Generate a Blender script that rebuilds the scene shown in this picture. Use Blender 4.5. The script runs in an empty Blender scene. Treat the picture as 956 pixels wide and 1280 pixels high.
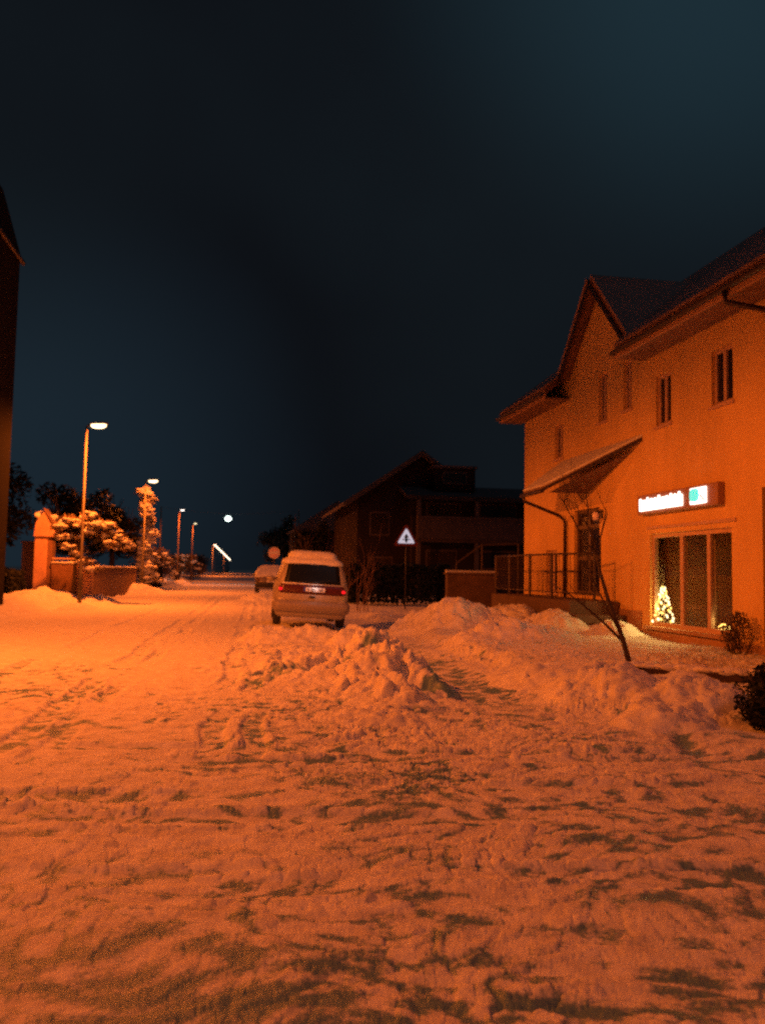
import bpy, bmesh, math, random
import numpy as np
from mathutils import Vector, Matrix, Euler

S = bpy.context.scene
COL = S.collection
PI = math.pi
R = math.radians

# ------------------------------------------------------------------ helpers
class MB:
    """collects vertices and faces, then links them as one mesh object"""
    def __init__(s): s.v = []; s.f = []
    def add(s, vs, fs):
        b = len(s.v); s.v += [tuple(p) for p in vs]; s.f += [tuple(i + b for i in f) for f in fs]; return s
    def box(s, x0, x1, y0, y1, z0, z1):
        return s.add([(x0,y0,z0),(x1,y0,z0),(x1,y1,z0),(x0,y1,z0),(x0,y0,z1),(x1,y0,z1),(x1,y1,z1),(x0,y1,z1)],
                     [(3,2,1,0),(4,5,6,7),(0,1,5,4),(1,2,6,5),(2,3,7,6),(3,0,4,7)])
    def prism(s, poly, d):
        """poly: 3d points, extruded by vector d"""
        n = len(poly); d = Vector(d)
        vs = [Vector(p) for p in poly]; vs += [p + d for p in vs[:n]]
        return s.add(vs, [tuple(range(n))[::-1], tuple(range(n, 2*n))] + [(i, (i+1) % n, n + (i+1) % n, n + i) for i in range(n)])
    def tube(s, pts, rad, n=8, caps=True):
        pts = [Vector(p) for p in pts]
        if not hasattr(rad, '__len__'): rad = [rad] * len(pts)
        vs = []
        for i, p in enumerate(pts):
            t = (pts[min(i+1, len(pts)-1)] - pts[max(i-1, 0)]).normalized()
            a = Vector((0,0,1)) if abs(t.z) < .9 else Vector((1,0,0))
            u = t.cross(a).normalized(); w = t.cross(u)
            for k in range(n):
                ang = 2*PI*k/n; vs.append(p + (u*math.cos(ang) + w*math.sin(ang)) * rad[i])
        fs = [(i*n+k, i*n+(k+1) % n, (i+1)*n+(k+1) % n, (i+1)*n+k) for i in range(len(pts)-1) for k in range(n)]
        if caps: fs += [tuple(range(n))[::-1], tuple(range((len(pts)-1)*n, len(pts)*n))]
        return s.add(vs, fs)
    def blob(s, c, r, rng, jit=.22, nu=10, nv=7):
        vs = []; ph = [rng.uniform(0, 6.28) for _ in range(6)]
        for j in range(nv+1):
            th = PI*j/nv
            for i in range(nu):
                a = 2*PI*i/nu
                d = Vector((math.sin(th)*math.cos(a), math.sin(th)*math.sin(a), math.cos(th)))
                k = 1 + jit*(math.sin(3*d.x+ph[0]+2*d.z)+math.sin(4*d.y+ph[1]-2*d.x)+.7*math.sin(5*d.z+ph[2]+4*d.x))*.55 + (rng.uniform(-jit, jit)*.35 if 0 < j < nv else 0)
                vs.append((c[0]+d.x*r[0]*k, c[1]+d.y*r[1]*k, c[2]+d.z*r[2]*k))
        fs = [(j*nu+i, (j+1)*nu+i, (j+1)*nu+(i+1) % nu, j*nu+(i+1) % nu) for j in range(nv) for i in range(nu)]
        return s.add(vs, fs)
    def build(s, name, mat, parent=None, smooth=False, bevel=0, loc=None, segs=2, subsurf=0):
        me = bpy.data.meshes.new(name)
        me.from_pydata(s.v, [], s.f); me.validate(); me.update()
        me.materials.append(mat)
        bm = bmesh.new(); bm.from_mesh(me)
        bmesh.ops.remove_doubles(bm, verts=bm.verts, dist=1e-5)
        bmesh.ops.recalc_face_normals(bm, faces=bm.faces); bm.to_mesh(me); bm.free()
        if smooth: me.polygons.foreach_set('use_smooth', [True]*len(me.polygons))
        o = bpy.data.objects.new(name, me); COL.objects.link(o)
        if loc is not None: o.location = loc
        if parent is not None: o.parent = parent
        if bevel:
            m = o.modifiers.new('bevel', 'BEVEL'); m.width = bevel; m.segments = segs; m.limit_method = 'ANGLE'; m.angle_limit = R(40)
        if subsurf:
            m = o.modifiers.new('sub', 'SUBSURF'); m.levels = m.render_levels = subsurf
        return o

def tag(o, label=None, cat=None, group=None, kind=None):
    if label: o['label'] = label
    if cat: o['category'] = cat
    if group: o['group'] = group
    if kind: o['kind'] = kind
    return o
def thing(name, label, cat, loc=(0,0,0), rz=0, group=None):
    o = bpy.data.objects.new(name, None); COL.objects.link(o); o.empty_display_size = .2
    o.location = loc; o.rotation_euler = (0,0,rz)
    return tag(o, label, cat, group)
def copy_tree(o, parent=None):
    c = o.copy(); COL.objects.link(c)
    if parent is not None: c.parent = parent
    for ch in list(o.children): copy_tree(ch, c)
    return c

# ------------------------------------------------------------------ materials
def newmat(name):
    m = bpy.data.materials.new(name); m.use_nodes = True
    nt = m.node_tree; return m, nt, nt.nodes, nt.links, nt.nodes['Principled BSDF']
def mat(name, col, rough=.6, var=.15, scale=6., bump=0., metal=0., spec=.5, col2=None, bscale=None):
    m, nt, N, L, P = newmat(name)
    tc = N.new('ShaderNodeTexCoord')
    no = N.new('ShaderNodeTexNoise'); no.inputs['Scale'].default_value = scale; no.inputs['Detail'].default_value = 5
    L.new(tc.outputs['Object'], no.inputs['Vector'])
    rp = N.new('ShaderNodeValToRGB'); c2 = col2 or tuple(c*(1-var) for c in col)
    rp.color_ramp.elements[0].position = .3; rp.color_ramp.elements[1].position = .7
    rp.color_ramp.elements[0].color = (*c2, 1); rp.color_ramp.elements[1].color = (*[min(1, c*(1+var*.5)) for c in col], 1)
    L.new(no.outputs['Fac'], rp.inputs['Fac']); L.new(rp.outputs['Color'], P.inputs['Base Color'])
    P.inputs['Roughness'].default_value = rough; P.inputs['Metallic'].default_value = metal; P.inputs['Specular IOR Level'].default_value = spec
    if bump:
        n2 = N.new('ShaderNodeTexNoise'); n2.inputs['Scale'].default_value = bscale or scale*6; n2.inputs['Detail'].default_value = 6
        L.new(tc.outputs['Object'], n2.inputs['Vector'])
        b = N.new('ShaderNodeBump'); b.inputs['Strength'].default_value = .6; b.inputs['Distance'].default_value = bump
        L.new(n2.outputs['Fac'], b.inputs['Height']); L.new(b.outputs['Normal'], P.inputs['Normal'])
    return m
def emit(name, col, strength, sampled=False):
    m, nt, N, L, P = newmat(name)
    P.inputs['Base Color'].default_value = (*[min(1, c) for c in col], 1)
    P.inputs['Emission Color'].default_value = (*col, 1); P.inputs['Emission Strength'].default_value = strength
    P.inputs['Roughness'].default_value = .3
    m.cycles.emission_sampling = 'FRONT' if sampled else 'NONE'
    return m

def snow_mat():
    m, nt, N, L, P = newmat('snow_and_slush')
    tc = N.new('ShaderNodeTexCoord')
    geo = N.new('ShaderNodeNewGeometry')
    at = N.new('ShaderNodeAttribute'); at.attribute_name = 'slush'
    n1 = N.new('ShaderNodeTexNoise'); n1.inputs['Scale'].default_value = 5.; n1.inputs['Detail'].default_value = 6; n1.inputs['Roughness'].default_value = .65
    n2 = N.new('ShaderNodeTexNoise'); n2.inputs['Scale'].default_value = 38.; n2.inputs['Detail'].default_value = 5; n2.inputs['Roughness'].default_value = .7
    L.new(geo.outputs['Position'], n1.inputs['Vector']); L.new(geo.outputs['Position'], n2.inputs['Vector'])
    # slush amount, broken up by fine noise
    a1 = N.new('ShaderNodeMath'); a1.operation = 'MULTIPLY_ADD'; L.new(n2.outputs['Fac'], a1.inputs[0]); a1.inputs[1].default_value = .9; a1.inputs[2].default_value = -.45
    a2 = N.new('ShaderNodeMath'); a2.operation = 'ADD'; L.new(at.outputs['Fac'], a2.inputs[0]); L.new(a1.outputs[0], a2.inputs[1])
    mr = N.new('ShaderNodeMapRange'); mr.interpolation_type = 'SMOOTHSTEP'
    mr.inputs['From Min'].default_value = .30; mr.inputs['From Max'].default_value = .75
    L.new(a2.outputs[0], mr.inputs['Value'])
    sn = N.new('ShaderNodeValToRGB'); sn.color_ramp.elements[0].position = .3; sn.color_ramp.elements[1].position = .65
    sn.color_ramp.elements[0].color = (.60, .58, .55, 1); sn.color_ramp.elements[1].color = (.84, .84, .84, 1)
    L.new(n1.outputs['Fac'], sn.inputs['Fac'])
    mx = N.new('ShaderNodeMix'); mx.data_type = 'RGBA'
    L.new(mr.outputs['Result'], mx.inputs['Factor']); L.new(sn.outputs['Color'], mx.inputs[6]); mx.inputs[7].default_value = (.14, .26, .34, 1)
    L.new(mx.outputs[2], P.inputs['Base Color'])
    ro = N.new('ShaderNodeMapRange'); L.new(mr.outputs['Result'], ro.inputs['Value']); ro.inputs['To Min'].default_value = .75; ro.inputs['To Max'].default_value = .42
    L.new(ro.outputs['Result'], P.inputs['Roughness'])
    P.inputs['Specular IOR Level'].default_value = .3
    b = N.new('ShaderNodeBump'); b.inputs['Strength'].default_value = .7; b.inputs['Distance'].default_value = .012
    L.new(n2.outputs['Fac'], b.inputs['Height']); L.new(b.outputs['Normal'], P.inputs['Normal'])
    return m

M = dict(
    snow=snow_mat(),
    stucco=mat('orange_stucco', (.80,.54,.20), .85, .20, .9, .004, bscale=60),
    plinth=mat('plinth', (.42,.25,.15), .85, .2, 3, .005),
    roof=mat('roof_tile', (.17,.09,.07), .8, .3, 5, .01),
    roof_snow=mat('thin_roof_snow', (.34,.22,.20), .8, .25, 1.5, .02, bscale=9),
    fascia=mat('fascia_board', (.55,.33,.2), .7, .15, 4),
    soffit=mat('soffit_board', (.22,.14,.1), .8, .2, 5),
    gutter=mat('gutter_metal', (.07,.05,.045), .45, .2, 8, metal=.6),
    frame=mat('window_frame', (.58,.40,.30), .6, .1, 6),
    frame_dark=mat('dark_frame', (.12,.08,.07), .6, .2, 6),
    curtain=mat('curtain_cloth', (.62,.50,.36), .9, .1, 14),
    room=mat('room_wall', (.52,.25,.11), .9, .2, 2),
    signbox=mat('sign_box_brown', (.36,.20,.12), .6, .1, 4),
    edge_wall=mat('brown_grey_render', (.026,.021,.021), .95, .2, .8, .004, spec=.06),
    white=mat('white_enamel', (.82,.82,.84), .35, .04, 8),
    red=mat('sign_red', (.13,.018,.02), .4, .08, 8),
    black=mat('sign_black', (.012,.015,.03), .5, .05, 8),
    pole=mat('galvanised_pole', (.30,.30,.30), .5, .15, 7, metal=.3),
    lamp_pole=mat('lamp_pole', (.055,.045,.038), .55, .2, 5),
    lamp_case=mat('lamp_case', (.35,.33,.30), .5, .1, 8),
    brick=mat('rendered_brick', (.60,.36,.24), .85, .2, 3, .01),
    stone=mat('garden_stone', (.13,.085,.07), .9, .3, 4, .02),
    wood_dark=mat('dark_timber', (.09,.055,.04), .8, .3, 4, .01),
    wood_mid=mat('brown_timber', (.22,.12,.08), .8, .3, 4, .01),
    bark=mat('bark', (.06,.042,.035), .9, .3, 9, .01),
    leaf=mat('evergreen_leaf', (.035,.05,.032), .8, .4, 2),
    leaf_dark=mat('dark_needles', (.010,.016,.014), .85, .4, 2),
    leaf_brown=mat('frosted_leaf', (.16,.11,.07), .8, .4, 2),
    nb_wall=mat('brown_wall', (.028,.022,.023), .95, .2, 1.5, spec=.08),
    nb_panel=mat('balcony_panel', (.06,.043,.04), .85, .3, 2.5),
    nb_roof=mat('dim_roof', (.10,.08,.085), .85, .3, 2),
    nb_trim=mat('dim_trim', (.08,.06,.055), .8, .2, 2),
    car=mat('champagne_paint', (.40,.37,.33), .38, .14, 3, metal=.08),
    car2=mat('grey_paint', (.20,.17,.16), .35, .04, 3, metal=.3),
    bumper=mat('bumper_plastic', (.29,.26,.24), .45, .05, 6),
    garnish=mat('garnish_red', (.085,.018,.02), .3, .05, 6),
    tail=emit('tail_lens', (1,.012,.025), .75),
    tyre=mat('tyre_rubber', (.022,.022,.024), .8, .2, 9),
    rim=mat('wheel_rim', (.4,.4,.4), .4, .1, 6, metal=.7),
    blue=mat('plate_blue', (.03,.08,.5), .4, .05, 6),
    plastic=mat('black_plastic', (.025,.024,.025), .5, .1, 8),
    lens_na=emit('sodium_lens', (1,.74,.42), 3.2),
    lens_far=emit('far_sodium_lens', (1,.78,.55), 5),
    lens_wht=emit('pale_lens', (1,.88,.78), 3),
    lens_yel=emit('dim_yellow_lens', (1,.85,.5), 2),
    lens_hg=emit('mercury_lens', (.82,1,.93), 4),
    sign_lit=emit('sign_letter_light', (1,.95,.86), 2.6, True),
    sign_teal=emit('sign_teal_light', (.0,.62,.55), 1.25),
    tri_white=emit('sign_white_glow', (.55,.68,.85), .62),  # emission added so the sign's white field glows faintly
    bulb=emit('fairy_bulb', (1,.60,.13), 4.0),
    bulb_w=emit('white_fairy_bulb', (1,.80,.40), 3.6),
    candle=emit('wall_lamp_glow', (1,.8,.45), .02),
)
_nt = M['stucco'].node_tree; _mp = _nt.nodes.new('ShaderNodeMapping'); _mp.inputs['Scale'].default_value = (1.2, 1.2, .35)
_no = [n for n in _nt.nodes if n.type == 'TEX_NOISE'][0]; _tc = [n for n in _nt.nodes if n.type == 'TEX_COORD'][0]
_nt.links.new(_tc.outputs['Object'], _mp.inputs['Vector']); _nt.links.new(_mp.outputs[0], _no.inputs['Vector']); _no.inputs['Detail'].default_value = 8; _no.inputs['Roughness'].default_value = .62
def glass_mat(name, tint, mixv):
    m, nt, N, L, P = newmat(name)
    N.remove(P); out = N['Material Output']
    tr = N.new('ShaderNodeBsdfTransparent'); tr.inputs['Color'].default_value = (*tint, 1)
    gl = N.new('ShaderNodeBsdfGlossy'); gl.inputs['Roughness'].default_value = .04
    fr = N.new('ShaderNodeFresnel'); fr.inputs['IOR'].default_value = 1.5
    mx = N.new('ShaderNodeMixShader'); g_ = N.new('ShaderNodeNewGeometry'); m1 = N.new('ShaderNodeMath'); m1.operation = 'SUBTRACT'; m1.inputs[0].default_value = 1; L.new(g_.outputs['Backfacing'], m1.inputs[1]); m2 = N.new('ShaderNodeMath'); m2.operation = 'MULTIPLY'; L.new(fr.outputs[0], m2.inputs[0]); L.new(m1.outputs[0], m2.inputs[1]); L.new(m2.outputs[0], mx.inputs[0]); L.new(tr.outputs[0], mx.inputs[1]); L.new(gl.outputs[0], mx.inputs[2])
    L.new(mx.outputs[0], out.inputs['Surface']); return m
M['glass'] = glass_mat('shop_glass', (.85,.85,.85), 0)
M['pane'] = mat('dark_pane', (.022,.018,.02), .08, .2, 2)
M['pane_car'] = mat('tinted_rear_glass', (.008,.011,.016), .35, .2, 2, spec=.2)
def translucent_cloth():
    m, nt, N, L, P = newmat('sheer_curtain'); out = N['Material Output']; N.remove(P)
    tc = N.new('ShaderNodeTexCoord'); no = N.new('ShaderNodeTexNoise'); no.inputs['Scale'].default_value = 30
    L.new(tc.outputs['Object'], no.inputs['Vector'])
    rp = N.new('ShaderNodeValToRGB'); rp.color_ramp.elements[0].color = (.5,.38,.25,1); rp.color_ramp.elements[1].color = (.75,.6,.42,1); L.new(no.outputs['Fac'], rp.inputs['Fac'])
    d = N.new('ShaderNodeBsdfDiffuse'); t = N.new('ShaderNodeBsdfTranslucent'); mx = N.new('ShaderNodeMixShader'); mx.inputs[0].default_value = .5
    for n in (d, t): L.new(rp.outputs[0], n.inputs['Color'])
    L.new(d.outputs[0], mx.inputs[1]); L.new(t.outputs[0], mx.inputs[2]); L.new(mx.outputs[0], out.inputs['Surface']); return m
M['sheer'] = translucent_cloth()

# ------------------------------------------------------------------ noise (numpy)
def _hash(ix, iy, s):
    h = (ix.astype(np.int64)*374761393 + iy.astype(np.int64)*668265263 + s*1442695041) & 0xffffffff
    h = ((h ^ (h >> 13)) * 1274126177) & 0xffffffff
    h = h ^ (h >> 16)
    return (h & 0xffffff) / float(0xffffff)
def vn(x, y, s=0):
    """smooth gradient noise, about -1..1"""
    ix = np.floor(x); iy = np.floor(y); fx = x-ix; fy = y-iy
    ux = fx*fx*fx*(fx*(fx*6-15)+10); uy = fy*fy*fy*(fy*(fy*6-15)+10)
    def g(dx, dy):
        a = _hash(ix+dx, iy+dy, s)*2*PI
        return np.cos(a)*(fx-dx)+np.sin(a)*(fy-dy)
    return 1.5*((g(0,0)*(1-ux)+g(1,0)*ux)*(1-uy)+(g(0,1)*(1-ux)+g(1,1)*ux)*uy)
def fbm(x, y, o=4, s=0, gain=.5):
    r = 0; a = 1; t = 0
    for i in range(o):
        r = r + a*vn(x*2**i+i*17.3, y*2**i-i*9.1, s+i); t += a; a *= gain
    return r/t
def lumps(x, y, s=0):
    """rounded chunks: 1 at chunk centres, 0 in the gaps"""
    ix = np.floor(x); iy = np.floor(y); best = np.full(x.shape, 9.)
    for dx in (-1,0,1):
        for dy in (-1,0,1):
            cx = ix+dx+.15+.7*_hash(ix+dx, iy+dy, s); cy = iy+dy+.15+.7*_hash(ix+dx, iy+dy, s+7)
            rr = .45+.6*_hash(ix+dx, iy+dy, s+13)
            best = np.minimum(best, ((x-cx)**2+(y-cy)**2)/(rr*rr))
    return np.sqrt(np.clip(1-best, 0, 1))
def clods(x, y, s=0):
    """broken angular lumps: each cell its own height and tilt, with narrow crevices between them"""
    ix = np.floor(x); iy = np.floor(y); f1 = np.full(x.shape, 9.); f2 = np.full(x.shape, 9.); h = np.zeros_like(x)
    for dx in (-1,0,1):
        for dy in (-1,0,1):
            a = ix+dx; b = iy+dy
            ox = x-(a+.1+.8*_hash(a, b, s)); oy = y-(b+.1+.8*_hash(a, b, s+7)); d = np.hypot(ox, oy)
            hh = _hash(a, b, s+13)-.5 + 1.1*(ox*(_hash(a, b, s+17)-.5)+oy*(_hash(a, b, s+19)-.5))
            near = d < f1
            f2 = np.where(near, f1, np.minimum(f2, d)); h = np.where(near, hh, h); f1 = np.where(near, d, f1)
    crev = np.clip((f2-f1)/.22, 0, 1)
    return h*np.sqrt(crev) - .38*(1-crev)**2, crev
def ss(a, b, t):
    t = np.clip((t-a)/(b-a), 0, 1); return t*t*(3-2*t)

# ------------------------------------------------------------------ the ground
def macro(x, y):
    z = .035*fbm(x*.25, y*.25, 2, 3)
    bed = ss(3.75, 4.4, x + .35*fbm(x*.7, y*.7, 3, 40)) * ss(7.2, 9.3, y + .5*fbm(x*.6, y*.6, 3, 41)) * (1-ss(26, 30, y))
    z = z + bed*(.23+.07*fbm(x*.8, y*.8, 3, 5))
    bank = ss(6.1, 7.4, -x + .5*fbm(x*.3, y*.3, 3, 42))
    z = z + bank*(.48+.15*fbm(x*.4, y*.4, 3, 6))
    bankr = ss(2.9, 3.6, x)*ss(27, 31, y)
    z = z + bankr*(.2+.1*fbm(x*.4, y*.4, 3, 8))
    # shallow trodden channel of the footpath
    z = z - .07*ss(2.5, 2.9, x)*(1-ss(3.3, 3.8, x))*ss(8, 10, y)*(1-ss(24, 28, y))
    return z, bed, np.maximum(bank, bankr)
def surface(x, y):
    z, bed, bank = macro(x, y)
    near = 1-ss(6.2, 8.2, y)
    road = (1-bed)*(1-bank)
    wx = x + .25*vn(x*1.3, y*1.3, 60); wy = y + .25*vn(x*1.3, y*1.3, 61)
    churn = np.clip(.55+.9*fbm(x*.35, y*.35, 3, 11), 0, 1)
    # the track of ploughed and trodden lumps that runs from the heap towards the camera
    churn = np.maximum(churn, .95*np.exp(-((x-1.2-.10*(y-8))/.9)**2)*ss(3, 6, y)*(1-ss(17, 21, y)))
    path = ss(2.5, 2.9, x)*(1-ss(3.3, 3.9, x))*ss(8, 10, y)
    churn = churn*(1-.6*path)
    l1, c1 = clods(wx*3.6, wy*4.4, 21); l2, c2 = clods(wx*8.5, wy*10.5, 22); l3, c3 = clods(x*19+.3*wx, y*23, 23)
    f1 = fbm(x*1.1, y*1.1, 4, 12); f2 = fbm(x*5, y*5, 3, 13)
    rut_near = fbm(wx*.55+3, (y+.07*x)*3.6, 4, 14)
    rut_far = fbm(x*3.4, y*.22, 3, 15)
    d = .045*f1 + .016*f2
    edge = np.clip(4*bed*(1-bed), 0, 1)*ss(7, 8.5, y)
    d = d + churn*(.040*l1 + .034*l2) + .014*l3*(.2+churn) + edge*(.07*l1+.05*l2)
    d = d + road*(near*.034*rut_near + (1-near)*.016*rut_far)
    d = d*np.where(bed > .5, 1.05, 1.)
    # smooth packed snow further up the carriageway
    calm = (1-.55*ss(9, 20, y)*(1-np.exp(-((x-1.2)/1.6)**2)))
    d = d*calm
    # curved tyre track on the left
    rr = np.hypot(x+3.25, y-8.6)
    arc = np.exp(-((rr-1.65)/.11)**2)*ss(-.6, .4, x+2.2)*ss(6.4, 6.9, y)*(1-ss(9.2, 9.8, y))
    rr2 = np.hypot((x+.35)*1.3, y-9.6)
    arc2 = np.exp(-((rr2-.62)/.07)**2)*.6
    d = d - .03*arc - .03*arc2
    # drag marks that cross the junction and the bed
    line = np.exp(-((y-5.25+.17*(x-1.5)-.12*np.sin(x*.8)-.10*vn(x*1.9, y*1.9, 45))/.13)**2)*ss(.2, .8, x)
    line2 = np.exp(-(((x-4.9)*.94+(y-9.6)*-.34)/.09)**2)*ss(6, 6.8, y)*(1-ss(9.4, 9.9, y))
    d = d - .022*line - .05*line2
    # tyre ruts: crossing traffic in the junction, cars driving up the street
    pk = np.clip(.55+1.1*fbm(x*.45+7, y*.6, 3, 51), 0, 1)
    d = d*(1-.62*pk*(1-bed)*(1-.8*np.exp(-((x-1.3)/1.0)**2)*ss(6.5, 8, y)))
    rut = np.zeros_like(x); berm = np.zeros_like(x)
    wob = .10*vn(x*.7, y*.7, 52)
    for y0, sl0, wd in ((4.15,-.10,.13),(4.35,-.13,.11),(5.35,-.16,.14),(5.9,-.05,.13),(6.9,-.09,.12),(7.3,-.13,.11)):
        e = np.abs(y-(y0+sl0*x)-wob)/wd; k = ss(.2,.55,.5+.9*vn(x*.45+y0, y*.2, 53))*(1-ss(7.4, 8.2, y))
        rut = np.maximum(rut, k*(1-ss(.7, 1.1, e))); berm = np.maximum(berm, k*np.exp(-((e-1.35)/.3)**2))
    for x0, wd in ((-3.3,.12),(-1.9,.13),(-1.5,.12),(-.15,.12),(.2,.11)):
        e = np.abs(x-(x0+.02*(y-10))-wob)/wd; k = ss(.2,.55,.5+.9*vn(x*.2+x0, y*.35, 54))*ss(6.2, 7.6, y)*(1-ss(40, 60, y))
        rut = np.maximum(rut, k*(1-ss(.7, 1.1, e))); berm = np.maximum(berm, k*np.exp(-((e-1.35)/.3)**2))
    rut = rut*(1-bed)*(1-bank); berm = berm*(1-bed)*(1-bank)
    d = d*(1-.40*(1-ss(3.6, 8.0, y)))
    d = d*(1-.7*rut) - .026*rut + .016*berm*(.6+l2)
    # thin, wet places
    fleck = fbm(wx*5.2, wy*7.0, 3, 34); streak = fbm(wx*1.3, y*3.8, 4, 31); patch = fbm(x*2.2, y*2.8, 4, 32)
    zone = np.clip(.5+1.0*fbm(x*.55, y*.8, 3, 36), 0, 1)
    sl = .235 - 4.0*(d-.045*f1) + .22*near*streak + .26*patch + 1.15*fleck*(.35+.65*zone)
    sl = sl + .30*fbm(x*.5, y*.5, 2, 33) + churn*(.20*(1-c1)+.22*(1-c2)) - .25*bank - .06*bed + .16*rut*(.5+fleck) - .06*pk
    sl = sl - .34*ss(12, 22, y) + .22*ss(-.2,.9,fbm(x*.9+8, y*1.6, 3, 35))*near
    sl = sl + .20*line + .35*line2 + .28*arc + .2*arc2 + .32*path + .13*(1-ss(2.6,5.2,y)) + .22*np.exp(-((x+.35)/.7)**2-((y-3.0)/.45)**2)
    return z+d, sl

def grid_obj(name, X, Y, Z, SL, keep=None, mats=None, wrap=False):
    ny, nx = X.shape
    idx = np.arange(ny*nx).reshape(ny, nx)
    a = idx[:-1, :-1]; b = idx[:-1, 1:]; c = idx[1:, 1:]; d = idx[1:, :-1]
    F = np.stack([a, b, c, d], -1).reshape(-1, 4)
    if wrap:
        F = np.concatenate([F, np.stack([idx[:-1, -1], idx[:-1, 0], idx[1:, 0], idx[1:, -1]], -1)])
    if keep is not None: F = F[keep(F)]
    used = np.unique(F); remap = np.full(ny*nx, -1); remap[used] = np.arange(len(used)); F = remap[F]
    co = np.stack([X, Y, Z], -1).reshape(-1, 3)[used]
    me = bpy.data.meshes.new(name)
    me.vertices.add(len(co)); me.vertices.foreach_set('co', co.astype(np.float32).ravel())
    me.loops.add(F.size); me.loops.foreach_set('vertex_index', F.astype(np.int32).ravel())
    me.polygons.add(len(F)); me.polygons.foreach_set('loop_start', np.arange(0, F.size, 4, dtype=np.int32))
    me.polygons.foreach_set('use_smooth', np.ones(len(F), dtype=bool))
    me.update(calc_edges=True)
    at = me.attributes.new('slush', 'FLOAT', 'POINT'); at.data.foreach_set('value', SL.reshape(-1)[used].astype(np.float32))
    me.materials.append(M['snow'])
    o = bpy.data.objects.new(name, me); COL.objects.link(o); return o

CAM = (0., 0., 1.5)
def build_ground():
    rs = [.25, .6, 1.1, 1.6, 2.0]
    r = 2.3
    while r < 26: rs.append(r); r *= 1.0052
    while r < 90: rs.append(r); r *= 1.012
    while r < 2600: rs.append(r); r *= 1.12
    rs = np.array(rs)
    c = R(9.5)                                            # azimuth of the view, measured from +Y to +X
    fine = np.linspace(c-R(31), c+R(31), 880)
    rest = np.linspace(c+R(31), c+2*PI-R(31), 150)[1:-1]
    az = np.concatenate([fine, rest])
    RR, AZ = np.meshgrid(rs, az, indexing='ij')
    X = RR*np.sin(AZ); Y = RR*np.cos(AZ)
    Z, SL = surface(X, Y)
    far = ss(90, 200, RR); Z = Z*(1-far)
    xf = X.ravel(); yf = Y.ravel()
    def side(F, which):
        cx = xf[F].mean(1); cy = yf[F].mean(1)
        rd = (((cx > -6.3) & (cx < 2.75)) | (cy < 7.6) & (cy > -9)) & (np.hypot(cx, cy) < 900)
        pv = (cx >= 2.75) & (cx < 4.0) & (cy >= 7.6) & (cy < 140)
        return {'road': rd, 'pavement': pv & ~rd, 'ground': ~rd & ~pv}[which]
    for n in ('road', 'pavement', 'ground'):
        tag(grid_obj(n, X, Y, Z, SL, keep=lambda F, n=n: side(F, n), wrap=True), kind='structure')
build_ground()

def gz(x, y):
    z, _ = surface(np.array([[float(x)]]), np.array([[float(y)]])); return float(z[0, 0])
def heap(label, bumps, rough=1., step=.035, dirt=0., group='ploughed snow heaps', dark=()):
    """bumps: (x, y, rx, ry, h, turn)"""
    x0 = min(b[0]-2.1*max(b[2], b[3]) for b in bumps); x1 = max(b[0]+2.1*max(b[2], b[3]) for b in bumps)
    y0 = min(b[1]-2.1*max(b[2], b[3]) for b in bumps); y1 = max(b[1]+2.1*max(b[2], b[3]) for b in bumps)
    X, Y = np.meshgrid(np.arange(x0, x1, step), np.arange(y0, y1, step))
    G, SL = surface(X, Y)
    wx = X+.3*fbm(X*1.1, Y*1.1, 3, 70); wy = Y+.3*fbm(X*1.1, Y*1.1, 3, 71)
    h = np.zeros_like(X)
    for (bx, by, rx, ry, hh, tn) in bumps:
        c, s = math.cos(tn), math.sin(tn)
        u = ((wx-bx)*c+(wy-by)*s)/rx; v = (-(wx-bx)*s+(wy-by)*c)/ry
        q = hh*np.exp(-(u*u+v*v)**1.25*1.1)
        h = np.maximum(h, q) + .25*np.minimum(h, q)
    env = ss(.02, .3, h)
    L1, C1 = clods(wx*2.6, wy*2.6, 81); L2, C2 = clods(wx*6+4, wy*6, 82); L3, C3 = clods(X*13, Y*13, 83)
    d = env*rough*(.17*L1+.085*L2+.032*L3+.05*fbm(X*3, Y*3, 4, 84))
    Z = G + h + d - .05
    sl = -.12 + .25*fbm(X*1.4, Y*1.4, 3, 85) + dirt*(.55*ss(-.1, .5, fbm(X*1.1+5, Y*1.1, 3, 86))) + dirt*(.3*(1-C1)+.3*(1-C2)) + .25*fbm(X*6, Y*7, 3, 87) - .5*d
    for (dx, dy, dr) in dark: sl = sl + .75*np.exp(-(((X-dx)/dr)**2+((Y-dy)/(1.5*dr))**2))*ss(-.35, .25, fbm(X*3.2, Y*3.2, 3, 88)+.2*(1-C2))  # darkens the given spots with slush colour, standing in for a shaded flank
    zf = (h+d).ravel()
    o = grid_obj('snow_heap', X, Y, Z, sl, keep=lambda F: zf[F].max(1) > .015)
    return tag(o, label, 'snow heap', group)
heap('rough lumpy snow heap right behind the parked van, slush and painted shade on its right flank',
     [(2.05,13.0,.6,.6,.56,0),(2.05,11.6,.66,.95,.52,.1),(1.75,10.1,.55,.95,.28,.1),(1.3,12.9,.75,.8,.2,0),(2.35,10.8,.32,.5,.3,0),(1.55,8.8,.6,.7,.13,0),(.9,12.2,.9,1.3,.17,0),(.1,13.2,.9,1.2,.10,0),(.8,14.6,1.0,1.0,.16,0)], 1.15, .028, 1.0, dark=[(2.62,11.2,.34),(2.5,10.3,.28),(2.42,12.4,.2)])  # dark spots paint shade over the slush of the right flank
heap('low snow ridge ploughed up against the rear wheels of the van',
     [(.70,18.4,.6,.6,.34,0),(1.55,18.3,.7,.6,.40,0),(2.35,17.4,.45,.8,.40,0),(.2,15.5,.5,1.3,.08,0),(1.2,15.6,.9,1.1,.16,0)], .55, .035, .5)
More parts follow.
